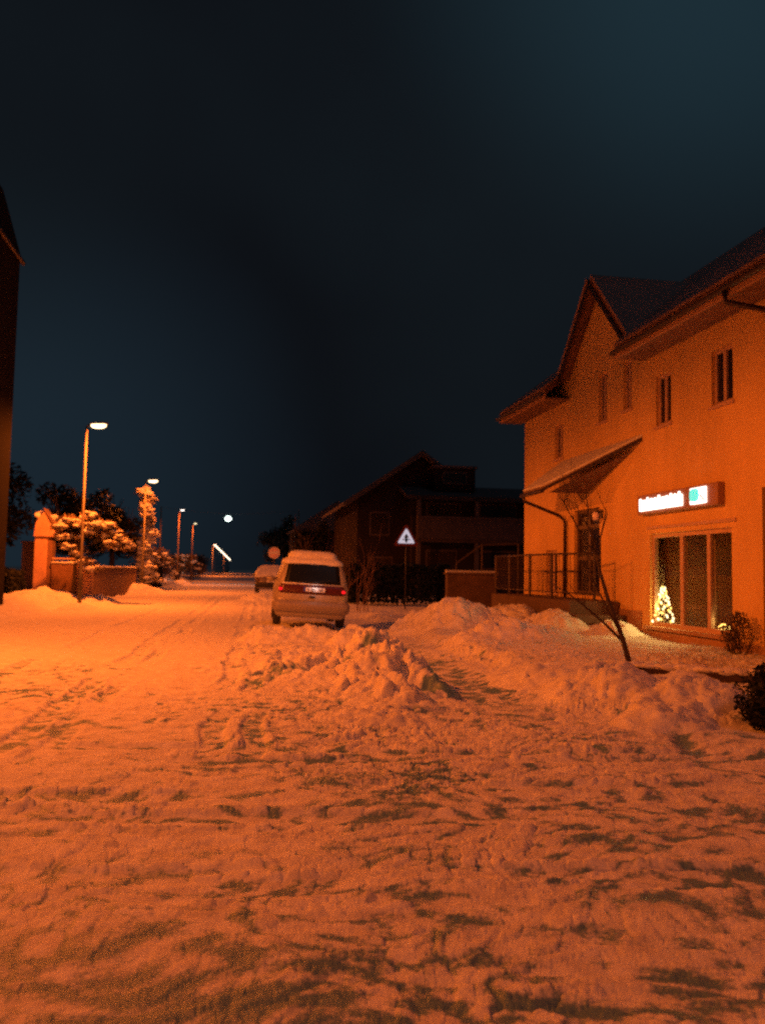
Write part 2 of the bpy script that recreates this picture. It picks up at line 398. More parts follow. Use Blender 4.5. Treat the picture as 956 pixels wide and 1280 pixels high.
heap('tall smooth snow heap between the pavement and the dark hedge',
     [(5.1,19.8,.80,.85,.74,0),(4.25,20.4,.65,.7,.38,0),(6.1,19.6,.7,.8,.40,0)], .75, .035, .1)
heap('broad snow heap in front of the entrance railing',
     [(7.1,18.4,.8,.9,.52,0),(8.0,17.3,.5,.7,.34,0),(6.9,20.6,.7,1.0,.55,0),(7.1,22.3,.7,1.0,.5,0)], .6, .04, .1)
heap('low rounded snow heap at the pavement corner before the tall heap',
     [(5.4,16.5,.95,.75,.36,.2),(4.55,16.3,.55,.5,.22,0),(6.3,16.6,.8,.7,.26,0)], .6, .033, .15)
heap('wide lumpy bank of shovelled snow below the sapling, nearest the camera',
     [(4.5,9.7,.6,.8,.26,.3),(5.0,8.7,.55,.5,.26,0),(4.3,8.1,.5,.45,.22,0),(4.0,11.2,.45,1.3,.14,.1),(5.5,9.9,.5,.5,.15,0)], .75, .028, .6)
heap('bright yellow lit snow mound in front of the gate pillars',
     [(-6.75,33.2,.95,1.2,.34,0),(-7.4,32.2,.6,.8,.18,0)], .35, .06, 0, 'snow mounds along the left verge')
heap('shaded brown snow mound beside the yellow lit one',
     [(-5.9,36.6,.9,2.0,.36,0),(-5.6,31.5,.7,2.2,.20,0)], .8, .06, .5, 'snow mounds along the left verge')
heap('glowing yellow snow mound at the foot of the snow covered column tree',
     [(-5.9,52.2,1.0,1.8,.6,0),(-5.2,53.5,.7,1.2,.35,0)], .5, .08, 0, 'snow mounds along the left verge')
heap('far snow mound further along the left verge past the column tree',
     [(-5.7,72,.9,3.5,.45,0),(-5.4,80,.9,3.0,.5,0)], .6, .12, 0, 'snow mounds along the left verge')
heap('low snow bank left of the snow covered car at the kerb',
     [(-.1,39,.8,3.0,.12,0),(1.0,40.5,.9,1.6,.45,0),(2.2,40,.9,1.6,.4,0)], .5, .06, .1)

# ------------------------------------------------------------------ street lamps
NA = (1., .168, .0135)
def lamp_parts(t, h=6.8, lens='lens_na', power=4700, col=NA, light=True, hs=1., pmat='lamp_pole'):
    p = MB().tube([(0,0,-.3),(0,0,1.0),(0,0,1.02),(0,0,h-.05)], [.085,.085,.062,.042], 10)
    p.tube([(0,0,h-.06),(.06,0,h+.03),(.2,0,h+.07)], [.04,.036,.032], 8)
    p.build('pole', M[pmat], t, smooth=True)
    prof = [(.10,.035),(.16,.09),(.30,.14),(.50,.16),(.68,.13),(.78,.06)]
    hd = MB(); n = 14; vs = []
    for (x, r) in prof:
        for k in range(n):
            a = PI*k/(n-1); vs.append((x, r*math.cos(a), h+.07+.10*math.sin(a)*(r/.16)**.5 + .05*(x-.1)))
    fs = [(i*n+k, (i+1)*n+k, (i+1)*n+k+1, i*n+k+1) for i in range(len(prof)-1) for k in range(n-1)]
    hd.add(vs, fs); hd.add([vs[i*n] for i in range(len(prof))]+[vs[i*n+n-1] for i in range(len(prof))][::-1], [tuple(range(2*len(prof)))])
    hd.v = [(q[0]*hs, q[1]*hs, h+(q[2]-h)*hs) for q in hd.v]; head = hd.build('lamp_head', M['lamp_case'], t, smooth=True)
    ln = MB(); vs = []
    prof2 = [(.15,.03),(.20,.085),(.32,.125),(.50,.142),(.64,.115),(.72,.05)]
    for (x, r) in prof2:
        for k in range(n):
            a = PI*k/(n-1); vs.append((x, r*math.cos(a), h+.062-.17*math.sin(a)*(r/.142)**.6 + .05*(x-.1)))
    ln.add(vs, fs)
    ln.v = [(q[0]*hs, q[1]*hs, h+(q[2]-h)*hs) for q in ln.v]; ln.build('lens', M[lens], head, smooth=True)
    if light:
        ld = bpy.data.lights.new('sodium_light', 'SPOT'); ld.energy = power; ld.color = col
        ld.spot_size = R(178); ld.spot_blend = .22; ld.shadow_soft_size = .12
        lo = bpy.data.objects.new('sodium_light', ld); COL.objects.link(lo); lo.parent = t
        lo.location = (.45, 0, h-.16); lo.visible_glossy = True
    return t
LX = -6.05
lamp_spots = [(13.8, 'street lamp with bare pole at the left kerb, out in front of the snow mounds'),
              (-8.5, 'street lamp at the left kerb behind the viewer'),
              (34.0, 'tallest looking street lamp, its bare pole rising above the snow laden garden tree'),
              (55.0, 'street lamp whose pole is wrapped by the snow covered column tree')]
lamp0 = None
for Y, lab in lamp_spots:
    if lamp0 is None:
        t = lamp_parts(thing('street_lamp', lab, 'street lamp', (LX, Y, .2), 0, 'sodium street lamps along the left kerb')); lamp0 = t
    else:
        t = copy_tree(lamp0); t.location = (LX, Y, .2); tag(t, lab)
for Y, lens, lab, pw in [(80, 'lens_wht', 'small pinkish white street lamp beyond the column tree', 1500), (103, 'lens_yel', 'faint yellowish street lamp low between the white one and the bright streak', 900)]:
    lamp_parts(thing('street_lamp', lab, 'street lamp', (LX+.35, Y, .1), 0, 'sodium street lamps along the left kerb'), lens=lens, power=pw*1.6, hs=.62, pmat='wood_dark')
far0 = None
for i in range(24):
    Y = 190+13*i
    if far0 is None:
        far0 = t = lamp_parts(thing('street_lamp', 'tiny distant street lamp merged with others into a bright slanting streak', 'street lamp', (LX, Y, 0), 0, 'far lamps that merge into a streak'), lens='lens_far', light=False, pmat='plastic')
    else:
        t = copy_tree(far0); t.location = (LX, Y, 0)
for Y in (190, 320):
    ld = bpy.data.lights.new('sodium_light', 'POINT'); ld.energy = 6000; ld.color = NA; ld.shadow_soft_size = .2
    lo = bpy.data.objects.new('sodium_light', ld); COL.objects.link(lo); lo.parent = far0; lo.location = (.45, Y-190, 6.3)
# cool mercury lamp hanging over the carriageway
t = thing('suspended_lamp', 'cool greenish white lamp hanging on a wire over the street', 'street lamp', (-1.3, 85, 0))
MB().tube([(-6.5,0,7.5),(-3,0,7.15),(0,0,6.98),(3,0,7.15),(7,0,7.5)], .012, 5).tube([(0,0,6.98),(0,0,6.78)], .02, 6).build('wire', M['plastic'], t)
for sx in (-6.5, 7): MB().tube([(sx,0,-.2),(sx,0,7.55)], [.09,.06], 8).build('mast', M['wood_dark'], t, smooth=True)
sh = MB(); vs = []
for (r, z) in ((.05,6.80),(.12,6.76),(.36,6.66),(.37,6.62)):
    vs += [(r*math.cos(2*PI*k/16), r*math.sin(2*PI*k/16), z) for k in range(16)]
sh.add(vs, [(i*16+k, i*16+(k+1) % 16, (i+1)*16+(k+1) % 16, (i+1)*16+k) for i in range(3) for k in range(16)]+[tuple(range(16))])
shade = sh.build('lamp_shade', M['lamp_case'], t, smooth=True)
MB().blob((0,0,6.56), (.33,.33,.26), random.Random(1), 0, 16, 10).build('globe', M['lens_hg'], shade, smooth=True)
ld = bpy.data.lights.new('mercury_light', 'POINT'); ld.energy = 140; ld.color = (.7,1,.85); ld.shadow_soft_size = .3
lo = bpy.data.objects.new('mercury_light', ld); COL.objects.link(lo); lo.parent = t; lo.location = (0,0,6.1)

# ------------------------------------------------------------------ the house with the shop (right)
XF = 8.7
HS = thing('shop_house', 'long orange rendered house with a cross gable and a lit shop window', 'house', (XF, 15, 0))
def P3(x, y, z): return (x-XF, y-15, z)
def wall_x(mb, x0, depth, y0, y1, z0, z1, openings):
    """wall in the plane x = x0 facing -X with rectangular openings (y0,y1,z0,z1); reveals go inward by depth"""
    ys = sorted({y0, y1, *[o[0] for o in openings], *[o[1] for o in openings]}); zs = sorted({z0, z1, *[o[2] for o in openings], *[o[3] for o in openings]})
    for i in range(len(ys)-1):
        for j in range(len(zs)-1):
            cy = (ys[i]+ys[i+1])/2; cz = (zs[j]+zs[j+1])/2
            if any(o[0] < cy < o[1] and o[2] < cz < o[3] for o in openings): continue
            mb.add([P3(x0,ys[i],zs[j]),P3(x0,ys[i+1],zs[j]),P3(x0,ys[i+1],zs[j+1]),P3(x0,ys[i],zs[j+1])], [(0,1,2,3)])
    for (a, b, c, d) in openings:
        q = [P3(x0,a,c),P3(x0,b,c),P3(x0,b,d),P3(x0,a,d)]; k = [(p[0]+depth, p[1], p[2]) for p in q]
        mb.add(q+k, [(0,1,5,4),(1,2,6,5),(2,3,7,6),(3,0,4,7)])
YN, YE = 2.0, 25.08
op_up = [(13.76,14.46,4.72,5.78),(15.98,16.62,4.70,5.80),(17.76,18.18,5.34,6.50),(19.08,19.56,5.29,6.52),(10.3,11.4,4.7,5.8),(6.4,7.5,4.7,5.8),(21.9,22.5,4.75,5.7)]
op_shop = (13.86,16.93,.46,2.42)
op_gdoor = (11.55,12.95,.30,3.05)
op_door = (19.50,21.10,1.0,3.20)
op_side = (22.3,23.15,1.0,2.2)
w = MB(); wall_x(w, XF, .2, YN, YE, -.3, 6.9, op_up+[op_shop, op_gdoor, op_door, op_side])
XB = 18.0
# end gables and back
ridge = (13.35, 10.5)
def gable_poly(y): return [P3(XF,y,-.3),P3(XB,y,-.3),P3(XB,y,6.9),P3(ridge[0],y,10.42),P3(XF,y,6.9)]
for y in (YN, YE): w.add(gable_poly(y), [(0,1,2,3,4)])
w.add([P3(XB,YN,-.3),P3(XB,YE,-.3),P3(XB,YE,6.9),P3(XB,YN,6.9)], [(0,1,2,3)])
# cross gable triangle
GA, GB, GM, GZ = 17.55, 21.35, 19.45, 8.75
w.add([P3(XF,GA,6.9),P3(XF,GB,6.9),P3(XF,GM,GZ-.04)], [(0,1,2)])
for y in (GA, GB):   # cheeks of the dormer
    w.add([P3(XF,y,6.3),P3(XF+.9,y,7.1),P3(XF,y,7.1)], [(0,1,2)])
w.build('wall', M['stucco'], HS)
MB().box(-.035, .0-.002, YN-15, 13.4-15, -.3, .36).box(-.035, -.002, 13.4-15, 17.3-15, -.3, .36).box(-.035, -.002, 17.3-15, YE-15, -.3, .75).build('plinth', M['plinth'], HS)
# roof: front slope with a notch for the gable, back slope
sl_ = (10.5-6.38)/(13.35-8.0)
def rz(x): return 6.38+sl_*(x-8.0)
def rp(x, y, off=0): return P3(x, y, rz(x)+off)
def front_poly(off, e=0.):
    return [rp(8.0-e,YN-.4,off),rp(8.0-e,GA-.42,off),rp(8.74,GA-.10,off),rp(8.74,GB+.10,off),rp(8.0-e,GB+.10,off),rp(8.0-e,YE+.35,off),rp(13.35,YE+.35,off),rp(13.35,YN-.4,off)]
rf = MB(); rf.prism(front_poly(0), (0,0,.16))
rf.prism([P3(13.352,YN-.4,10.5),P3(13.352,YE+.35,10.5),P3(18.7,YE+.35,6.38),P3(18.7,YN-.4,6.38)], (0,0,.16))
roof = rf.build('roof', M['roof'], HS)
MB().prism(front_poly(.163,.03), (0,0,.09)).prism([P3(13.38,YN-.4,10.66),P3(13.38,YE+.35,10.66),P3(18.7,YE+.35,6.545),P3(18.7,YN-.4,6.545)], (0,0,.09)).build('roof_snow', M['roof_snow'], roof, bevel=.03)
# soffit and fascia of the eaves
so = MB(); fa = MB(); gu = MB()
for (a, b) in ((YN-.4, GA-.42), (GB+.10, YE+.35)):
    so.box(8.03-XF, -.004, a-15, b-15, 6.27, 6.30)
    fa.box(7.99-XF, 8.025-XF, a-15, b-15, 6.26, 6.50)
    n = 7; vs = []
    for y in (a, b):
        for k in range(n):
            an = PI + PI*k/(n-1); vs.append(P3(7.915+.07*math.cos(an), y, 6.40+.07*math.sin(an)))
    gu.add(vs, [(k, k+1, n+k+1, n+k) for k in range(n-1)])
so.build('soffit', M['soffit'], HS); fa.build('fascia', M['fascia'], HS)
gu.build('gutter', M['gutter'], HS)
gu2 = MB().tube([P3(7.92,12.75,6.33),P3(7.95,12.75,6.15),P3(8.45,12.35,5.92),P3(8.62,12.2,5.75),P3(8.62,12.2,.2)], .05, 8)
gu2.build('downpipe', M['gutter'], HS, smooth=True)
# cross gable roof
gs = (GZ-6.40)/(GM-GA)
xr = 8.0+(GZ+.1-6.38)/sl_
g = MB(); gsn = MB(); vg = MB()
for s in (-1, 1):
    ye = GM+s*(GM-GA+.08); zb = 6.80
    pts = [P3(8.40,ye,zb),P3(8.40,GM+s*.001,GZ+.10),P3(xr+.25,GM+s*.001,GZ+.10),P3(8.75,ye,zb)]
    g.prism(pts, (0, s*.10, .07))
    gsn.prism([(p[0]-.02, p[1]+s*.103, p[2]+.073) for p in pts], (0, s*.05, .05))
    vg.prism([P3(8.37,ye,zb-.12),P3(8.37,GM+s*.001,GZ-.04),P3(8.37,GM+s*.001,GZ+.12),P3(8.37,ye,zb+.05)], (.03,0,0))
gr = g.build('gable_roof', M['roof'], HS); gsn.build('roof_snow', M['roof_snow'], gr); vg.build('verge_board', M['gutter'], gr)
# windows upstairs
def upper_window(a, b, c, d):
    f = MB(); x = .07
    f.box(x, x+.06, a-15, b-15, c, c+.07).box(x, x+.06, a-15, b-15, d-.07, d)
    f.box(x, x+.06, a-15, a-15+.07, c+.071, d-.071).box(x, x+.06, b-15-.07, b-15, c+.071, d-.071)
    m = (a+b)/2-15; f.box(x-.01, x+.05, m-.045, m+.045, c+.071, d-.071)
    o = f.build('window', M['frame'], HS)
    MB().box(.10, .11, a-15+.06, b-15-.06, c+.06, d-.06).build('pane', M['pane'], o)
    MB().box(-.05, .05, a-15-.06, b-15+.06, c-.055, c-.003).build('sill', M['frame'], o)
for o in op_up: upper_window(*o)
a, b, c, d = op_side; upper_window(a, b, c, d)
# shop window with three panes
a, b, c, d = op_shop; f = MB(); x = .06
for (ya, yb) in ((a, a+.09), (14.67, 14.78), (15.66, 15.78), (b-.09, b)): f.box(x, x+.08, ya-15, yb-15, c+.09, d-.09)
f.box(x, x+.08, a-15, b-15, c, c+.088).box(x, x+.08, a-15, b-15, d-.088, d)
f.box(-.03, .02, a-15-.16, b-15+.10, d+.10, d+.16)
sw = f.build('shop_window', M['frame'], HS)
for (ya, yb) in ((a+.07, 14.69), (14.76, 15.68), (15.76, b-.07)): MB().box(.095, .103, ya-15, yb-15, c+.07, d-.07).build('pane', M['glass'], sw)
MB().box(-.12, .06, a-15-.1, b-15+.1, c-.07, c-.003).build('sill', M['plinth'], sw)
# room behind it
rm = MB(); x0, x1 = .205, 3.2; ya, yb = 13.3-15, 18.2-15; z0, z1 = .40, 2.9
rm.add([(x0,ya,z0),(x1,ya,z0),(x1,yb,z0),(x0,yb,z0),(x0,ya,z1),(x1,ya,z1),(x1,yb,z1),(x0,yb,z1)], [(0,1,2,3),(7,6,5,4),(1,2,6,5),(0,1,5,4),(2,3,7,6)])
rm.build('shop_room', M['room'], HS)
# glazed door right at the edge of the picture, entrance door under the canopy
def door(a, b, c, d, name, parts):
    f = MB(); x = .08
    f.box(x, x+.07, a-15, a-15+.09, c, d).box(x, x+.07, b-15-.09, b-15, c, d).box(x, x+.07, a-15+.091, b-15-.091, d-.09, d)
    f.box(x, x+.07, a-15+.091, b-15-.091, c, c+.12)
    for z in parts: f.box(x, x+.07, a-15+.091, b-15-.091, z-.05, z+.05)
    m = (a+b)/2-15; f.box(x+.004, x+.074, m-.06, m+.06, c+.121, d-.091)
    o = f.build(name, M['frame_dark'] if name == 'entrance_door' else M['frame_dark'], HS)
    MB().box(.12, .128, a-15+.08, b-15-.08, c+.11, d-.08).build('pane', M['pane'], o)
    MB().box(.04, .078, m+.09, m+.12, c+.95, c+1.15).build('handle', M['pole'], o)
door(*op_gdoor, 'glazed_door', (2.55,)); door(*op_door, 'entrance_door', (1.95, 2.75))
# entrance landing and canopy
MB().box(-1.25, -.04, 18.35-15, 24.4-15, -.3, .92).box(-1.25, -.04, 17.95-15, 18.345-15, -.3, .62).build('landing', M['stone'], HS, bevel=.02)
A_ = P3(8.695,17.25,4.50); B_ = P3(8.695,21.9,4.50); C_ = P3(7.5,21.7,3.64); D_ = P3(7.5,20.2,3.64)
cn = MB(); cn.prism([A_, D_, C_, B_], (0,0,.10))
canopy = cn.build('canopy', M['soffit'], HS)
MB().prism([(p[0], p[1], p[2]+.103) for p in (A_, D_, C_, B_)], (0,0,.05)).build('canopy_snow', M['snow'], canopy)
MB().tube([P3(7.46,20.15,3.62),P3(7.46,21.75,3.62)], .055, 8).tube([(A_[0]-.02,A_[1],A_[2]+.03),(D_[0]-.03,D_[1],D_[2]+.0)], .035, 6).build('canopy_gutter', M['gutter'], canopy)
MB().tube([P3(7.46,21.6,3.58),P3(7.5,21.6,3.46),P3(8.5,21.6,3.10),P3(8.64,21.6,2.95),P3(8.64,21.6,.9)], .045, 8).build('canopy_downpipe', M['gutter'], canopy, smooth=True)
MB().prism([P3(8.69,17.6,4.36),P3(7.7,20.3,3.60),P3(8.69,20.3,3.60)], (0,.04,0)).build('canopy_soffit', M['soffit'], canopy)

# illuminated shop sign
sg = thing('shop_sign', 'long dark sign box with glowing white lettering and a teal logo above the shop window', 'sign', (8.62, 15.6, 3.05))
MB().box(-.07, .075, 14.05-15.6, 17.20-15.6, -.21, .21).build('sign_box', M['signbox'], sg, bevel=.015)
rng = random.Random(4)
# fused bold strokes, burnt out and unreadable in the picture, rising above the row here and there
y = 17.06-15.6
k = 0
hts = [.27,.23,.28,.25,.25,.29,.24,.25,.28,.26,.29]
while y > 15.24-15.6 and k < len(hts):
    wd = .158; hgt = hts[k]; l = MB()
    l.box(-.10, -.075, y-.065, y, -.14, -.14+hgt)
    l.box(-.10, -.076, y-wd+.012, y-.066, -.14, -.07)
    l.box(-.10, -.076, y-wd+.012, y-.066, .02, .09)
    l.box(-.10, -.075, y-wd+.0, y-wd+.066-.03, -.139, .085)
    l.build('letter', M['sign_lit'], sg, bevel=.012)
    y -= wd+.006; k += 1
lg = MB().box(-.10, -.076, 14.40-15.6, 14.97-15.6, -.15, .16).build('logo', M['sign_lit'], sg, bevel=.02)
n = 28; q = [(-.168, 14.93-15.6-.0, .16)]
vs = [(-.118, 14.79-15.6+.16*math.copysign(abs(math.cos(2*PI*i/n))**.6, math.cos(2*PI*i/n)), .02+.125*math.copysign(abs(math.sin(2*PI*i/n))**.6, math.sin(2*PI*i/n))) for i in range(n)]
MB().prism(vs, (.015,0,0)).build('logo_mark', M['sign_teal'], lg)
MB().prism([(-.119,14.60-15.6,.0),(-.119,14.42-15.6,-.12),(-.119,14.42-15.6,-.09),(-.119,14.60-15.6,.03)], (.015,0,0)).build('logo_stroke', M['wood_mid'], lg)

# fairy lit tree, garland and curtain inside the window
tr = thing('fairy_light_tree', 'small tree glowing with bright fairy lights behind the left pane of the shop window', 'christmas tree', (8.99, 16.86, .46))
rng = random.Random(11)
tr.scale = (1.12, 1.12, 1.12)
lf = MB()
for i in range(500):
    z = rng.random()**1.3*.72; r = .21*(1-z/.76)*rng.uniform(.5, 1.05); a = rng.uniform(0, 6.28)
    p = Vector((r*math.cos(a), r*math.sin(a), z+.06)); d = Vector((math.cos(a), math.sin(a), -.35))*.05; e = Vector((-math.sin(a), math.cos(a), 0))*.006
    lf.add([p-e, p+e, p+d], [(0,1,2)])
lf.build('foliage', M['leaf_dark'], tr)
MB().tube([(0,0,-.06),(0,0,.74)], [.02,.006], 6).build('trunk', M['bark'], tr)
b1 = MB().blob((0,0,0), (.018,.040,.022), rng, 0, 8, 5).build('bulb', M['bulb'], tr, smooth=True)
b2_ = MB().blob((0,0,0), (.018,.040,.022), rng, 0, 8, 5).build('bulb', M['bulb_w'], tr, smooth=True)
for i in range(46):
    z = .07+.68*i/46; r = .215*(1-z/.80)+.012; a = i*2.399+.4
    src = b2_ if i % 3 else b1
    o = src if i in (0, 1) else src.copy()
    if i > 1: COL.objects.link(o)
    o.parent = tr; o.location = (r*math.cos(a)-.02, r*math.sin(a), z); o.rotation_euler = (R(28), 0, rng.uniform(-.5,.5))
ga = thing('light_garland', 'small clump of yellow lights low in the right pane of the shop window', 'fairy lights', (8.98, 14.56, .50))
wr = MB(); pts = []; b3 = MB().blob((0,0,0), (.014,.022,.016), rng, 0, 8, 5).build('bulb', M['bulb'], ga, smooth=True)
for i in range(13):
    p = (rng.uniform(-.06,.06), rng.uniform(-.13,.13), rng.uniform(.02,.15)); pts.append(p); o = b3 if i == 0 else b3.copy(); o.location = p; o.parent = ga
    if i: COL.objects.link(o)
wr.tube(pts, .004, 4)
wr.build('wire', M['plastic'], ga)
MB().tube([(0,0,-.06),(0,0,-.03),(0,0,.03)], [.09,.07,.02], 8).build('base', M['wood_mid'], ga)
def curtain(label, ya, yb, mname, xc=9.02):
    n = 40; vs = []
    for z in (.5, 2.36):
        for i in range(n):
            t = i/(n-1); vs.append((xc+.03*math.sin(t*(yb-ya)*62), ya+(yb-ya)*t, z))
    o = MB().add(vs, [(i, i+1, n+i+1, n+i) for i in range(n-1)]).build('curtain', M[mname], None, smooth=True)
    m = o.modifiers.new('thick', 'SOLIDIFY'); m.thickness = .003
    return tag(o, label, 'curtain', 'curtains in the shop window')
ld = bpy.data.lights.new('fairy_glow', 'POINT'); ld.energy = 110; ld.color = (1,.62,.16); ld.shadow_soft_size = .12
lo = bpy.data.objects.new('fairy_glow', ld); COL.objects.link(lo); lo.parent = tr; lo.location = (-.13, -.10, .34)
ld = bpy.data.lights.new('garland_glow', 'POINT'); ld.energy = 1.5; ld.color = (1,.62,.16); ld.shadow_soft_size = .05
lo = bpy.data.objects.new('garland_glow', ld); COL.objects.link(lo); lo.parent = ga; lo.location = (-.08, 0, .18)
curtain('pleated curtain lit yellow beside the fairy light tree', 17.38, 17.70, 'sheer', 9.27)
curtain('dim narrow curtain hanging behind the first mullion of the shop window', 15.95, 16.15, 'curtain')
curtain('dim narrow curtain hanging behind the second mullion next to the right pane', 14.92, 15.12, 'curtain')
wl = thing('wall_lamp', 'small pale wall lamp beside the entrance door under the canopy', 'wall lamp', (8.69, 19.35, 3.0))
MB().box(-.03, 0, -.06, .06, -.1, .12).tube([(-.02,0,.05),(-.14,0,.09),(-.17,0,.03)], .014, 6).build('bracket', M['gutter'], wl)
MB().tube([(-.17,0,.05),(-.17,0,-.0),(-.17,0,-.14)], [.05,.085,.06], 8).build('shade', M['candle'], wl, smooth=True)

# railing of the entrance landing
rl = thing('railing', 'thin dark metal railing with upright bars round the entrance landing', 'railing', (7.6, 18.4, .9))
def RL(p): return (p[0]-7.6, p[1]-18.4, p[2]-.9)
run = [(7.55,24.3),(7.55,23.0),(7.55,21.3),(7.62,19.9),(8.1,18.45)]
MB().tube([RL((x, y, 2.02)) for x, y in run], .028, 6).build('handrail', M['gutter'], rl, smooth=True)
MB().tube([RL((x, y, 1.08)) for x, y in run], .02, 6).build('bottom_rail', M['gutter'], rl, smooth=True)
br = MB()
for i in range(len(run)-1):
    for k in range(1, 11):
        t = k/11; x = run[i][0]*(1-t)+run[i+1][0]*t; y = run[i][1]*(1-t)+run[i+1][1]*t
        br.tube([RL((x,y,1.08)), RL((x,y,2.02))], .008, 4)
br.build('bars', M['gutter'], rl)
for (x, y) in run: MB().tube([RL((x,y,.55)), RL((x,y,2.06))], .034, 6).build('post', M['gutter'], rl)

# ------------------------------------------------------------------ plants near the house
def grow(mb, p, d, L, r, depth, rng, spread=.5, tips=None, bend=.12, up=.15):
    pts = [Vector(p)]; d = Vector(d).normalized(); n = 5; rad = [r]
    for i in range(n):
        d = (d+Vector((rng.uniform(-bend,bend), rng.uniform(-bend,bend), rng.uniform(-bend*.4,bend)+up*.15))).normalized()
        pts.append(pts[-1]+d*L/n); rad.append(r*(1-.45*(i+1)/n))
    mb.tube(pts, rad, 6)
    if depth == 0:
        if tips is not None: tips.append(pts[-1]); tips.append(pts[3])
        return
    for k in range(rng.choice((2,3))):
        i = rng.randint(2, n); a = Vector((rng.uniform(-1,1), rng.uniform(-1,1), rng.uniform(-.1,.9))).normalized()
        grow(mb, pts[i], (d*(1-spread)+a*spread), L*rng.uniform(.5,.75), rad[i]*.7, depth-1, rng, spread, tips, bend, up)
sp = thing('sapling', 'thin bare sapling with crooked leaning stems in the snow before the shop', 'tree', (5.55, 11.4, .25))
def SP(x, y, z): return (x-5.55, y-11.4, z-.25)
def stem(pts, r0, r1):
    n = len(pts); m = MB(); m.tube([SP(*p) for p in pts], [r0+(r1-r0)*i/(n-1) for i in range(n)], 7); return m
stem([(5.55,11.4,.2),(5.44,11.42,.62),(5.27,11.5,1.12),(5.16,11.55,1.55),(5.10,11.6,2.0)], .042, .018).build('trunk', M['bark'], sp, smooth=True)
for pts, r in [([(5.46,11.42,.55),(5.2,11.5,.82),(4.93,11.55,1.05),(4.72,11.6,1.22),(4.40,11.7,1.42)], .022),
               ([(5.10,11.6,2.0),(5.0,11.65,2.25),(5.04,11.7,2.5),(5.0,11.7,2.75)], .017),
               ([(5.13,11.57,1.8),(4.9,11.6,2.05),(4.8,11.65,2.3),(4.66,11.7,2.55)], .016),
               ([(5.16,11.55,1.55),(5.12,11.45,2.05),(5.2,11.4,2.4)], .013),
               ([(5.44,11.42,.62),(5.20,11.42,1.05),(5.02,11.45,1.4),(4.9,11.5,1.6)], .016)]:
    m = stem(pts, r, .006); rg = random.Random(int(r*9e3))
    for k in range(4):
        p = SP(*pts[rg.randint(1, len(pts)-1)]); grow(m, p, (rg.uniform(-1,.6), rg.uniform(-.6,.6), .8), .42, .006, 2, rg, .45)
    m.build('branch', M['bark'], sp, smooth=True)

def leaf_cloud(n, centres, size, rng, droop=0.):
    mb = MB()
    for i in range(n):
        c, r = rng.choice(centres)
        d = Vector((rng.gauss(0,1), rng.gauss(0,1), rng.gauss(0,1))).normalized()*(rng.random()**.45)
        p = Vector(c)+Vector((d.x*r[0], d.y*r[1], d.z*r[2]))
        u = Vector((rng.uniform(-1,1), rng.uniform(-1,1), rng.uniform(-.6,.6)-droop)).normalized(); v = u.cross(Vector((rng.uniform(-1,1), rng.uniform(-1,1), 1))).normalized()
        s = size*rng.uniform(.6,1.4); mb.add([p-u*s, p-v*s*.45, p+u*s, p+v*s*.45], [(0,1,2,3)])
    return mb
rng = random.Random(21)
bx = thing('evergreen_bush', 'small dark evergreen bush at the right edge of the picture', 'bush', (5.24, 7.65, .0)); bx.scale = (1.15, 1.15, 1.12)
leaf_cloud(5200, [((0,0,.30),(.34,.34,.30)),((.10,.05,.42),(.26,.26,.20)),((-.06,-.05,.22),(.30,.28,.2)),((.3,.15,.35),(.3,.3,.28)),((.05,-.1,.12),(.34,.34,.14))], .030, rng).build('foliage', M['leaf_dark'], bx)
m = MB()
for k in range(9): grow(m, (rng.uniform(-.08,.1), rng.uniform(-.08,.08), -.1), (rng.uniform(-.5,.5), rng.uniform(-.5,.5), 1), .36, .012, 1, rng)
m.build('stems', M['bark'], bx)
wb = thing('wall_shrub', 'dark straggly shrub against the wall at the right end of the shop window', 'bush', (8.42, 13.3, .15))
leaf_cloud(700, [((0,0,.45),(.2,.34,.32)),((0,.15,.3),(.2,.3,.25)),((0,-.1,.62),(.16,.22,.2))], .035, rng).build('foliage', M['leaf_brown'], wb)
m = MB()
for k in range(12): grow(m, (rng.uniform(-.05,.05), rng.uniform(-.15,.15), -.1), (rng.uniform(-.3,.3), rng.uniform(-.5,.5), 1), .55, .010, 1, rng)
m.build('stems', M['bark'], wb)
# low timber edging in the bed
bd = thing('bed_edging', 'low dark timber edging topped with snow in the bed below the shop window', 'edging', (5.4, 10.0, .19))
a = Vector((-.45,.35,0)); b = Vector((1.0,-.80,0)); u = (b-a).normalized(); v = Vector((-u.y,u.x,0))*.05
bm_ = MB(); bm_.prism([a-v, b-v, b+v, a+v], (0,0,.17)); bm_.build('beam', M['wood_dark'], bd, bevel=.01)
for t in (.05,.5,.95):
    p = a.lerp(b, t); MB().tube([(p.x,p.y,-.2),(p.x,p.y,.16)], .06, 6).build('peg', M['wood_dark'], bd)
m = MB()
for i in range(30):
    p = a.lerp(b, (i+rng.random())/30); m.blob((p.x, p.y, .17), (.16,.09,rng.uniform(.02,.05)), rng, .3, 8, 5)
m.build('snow_cap', M['snow'], bd, smooth=True)

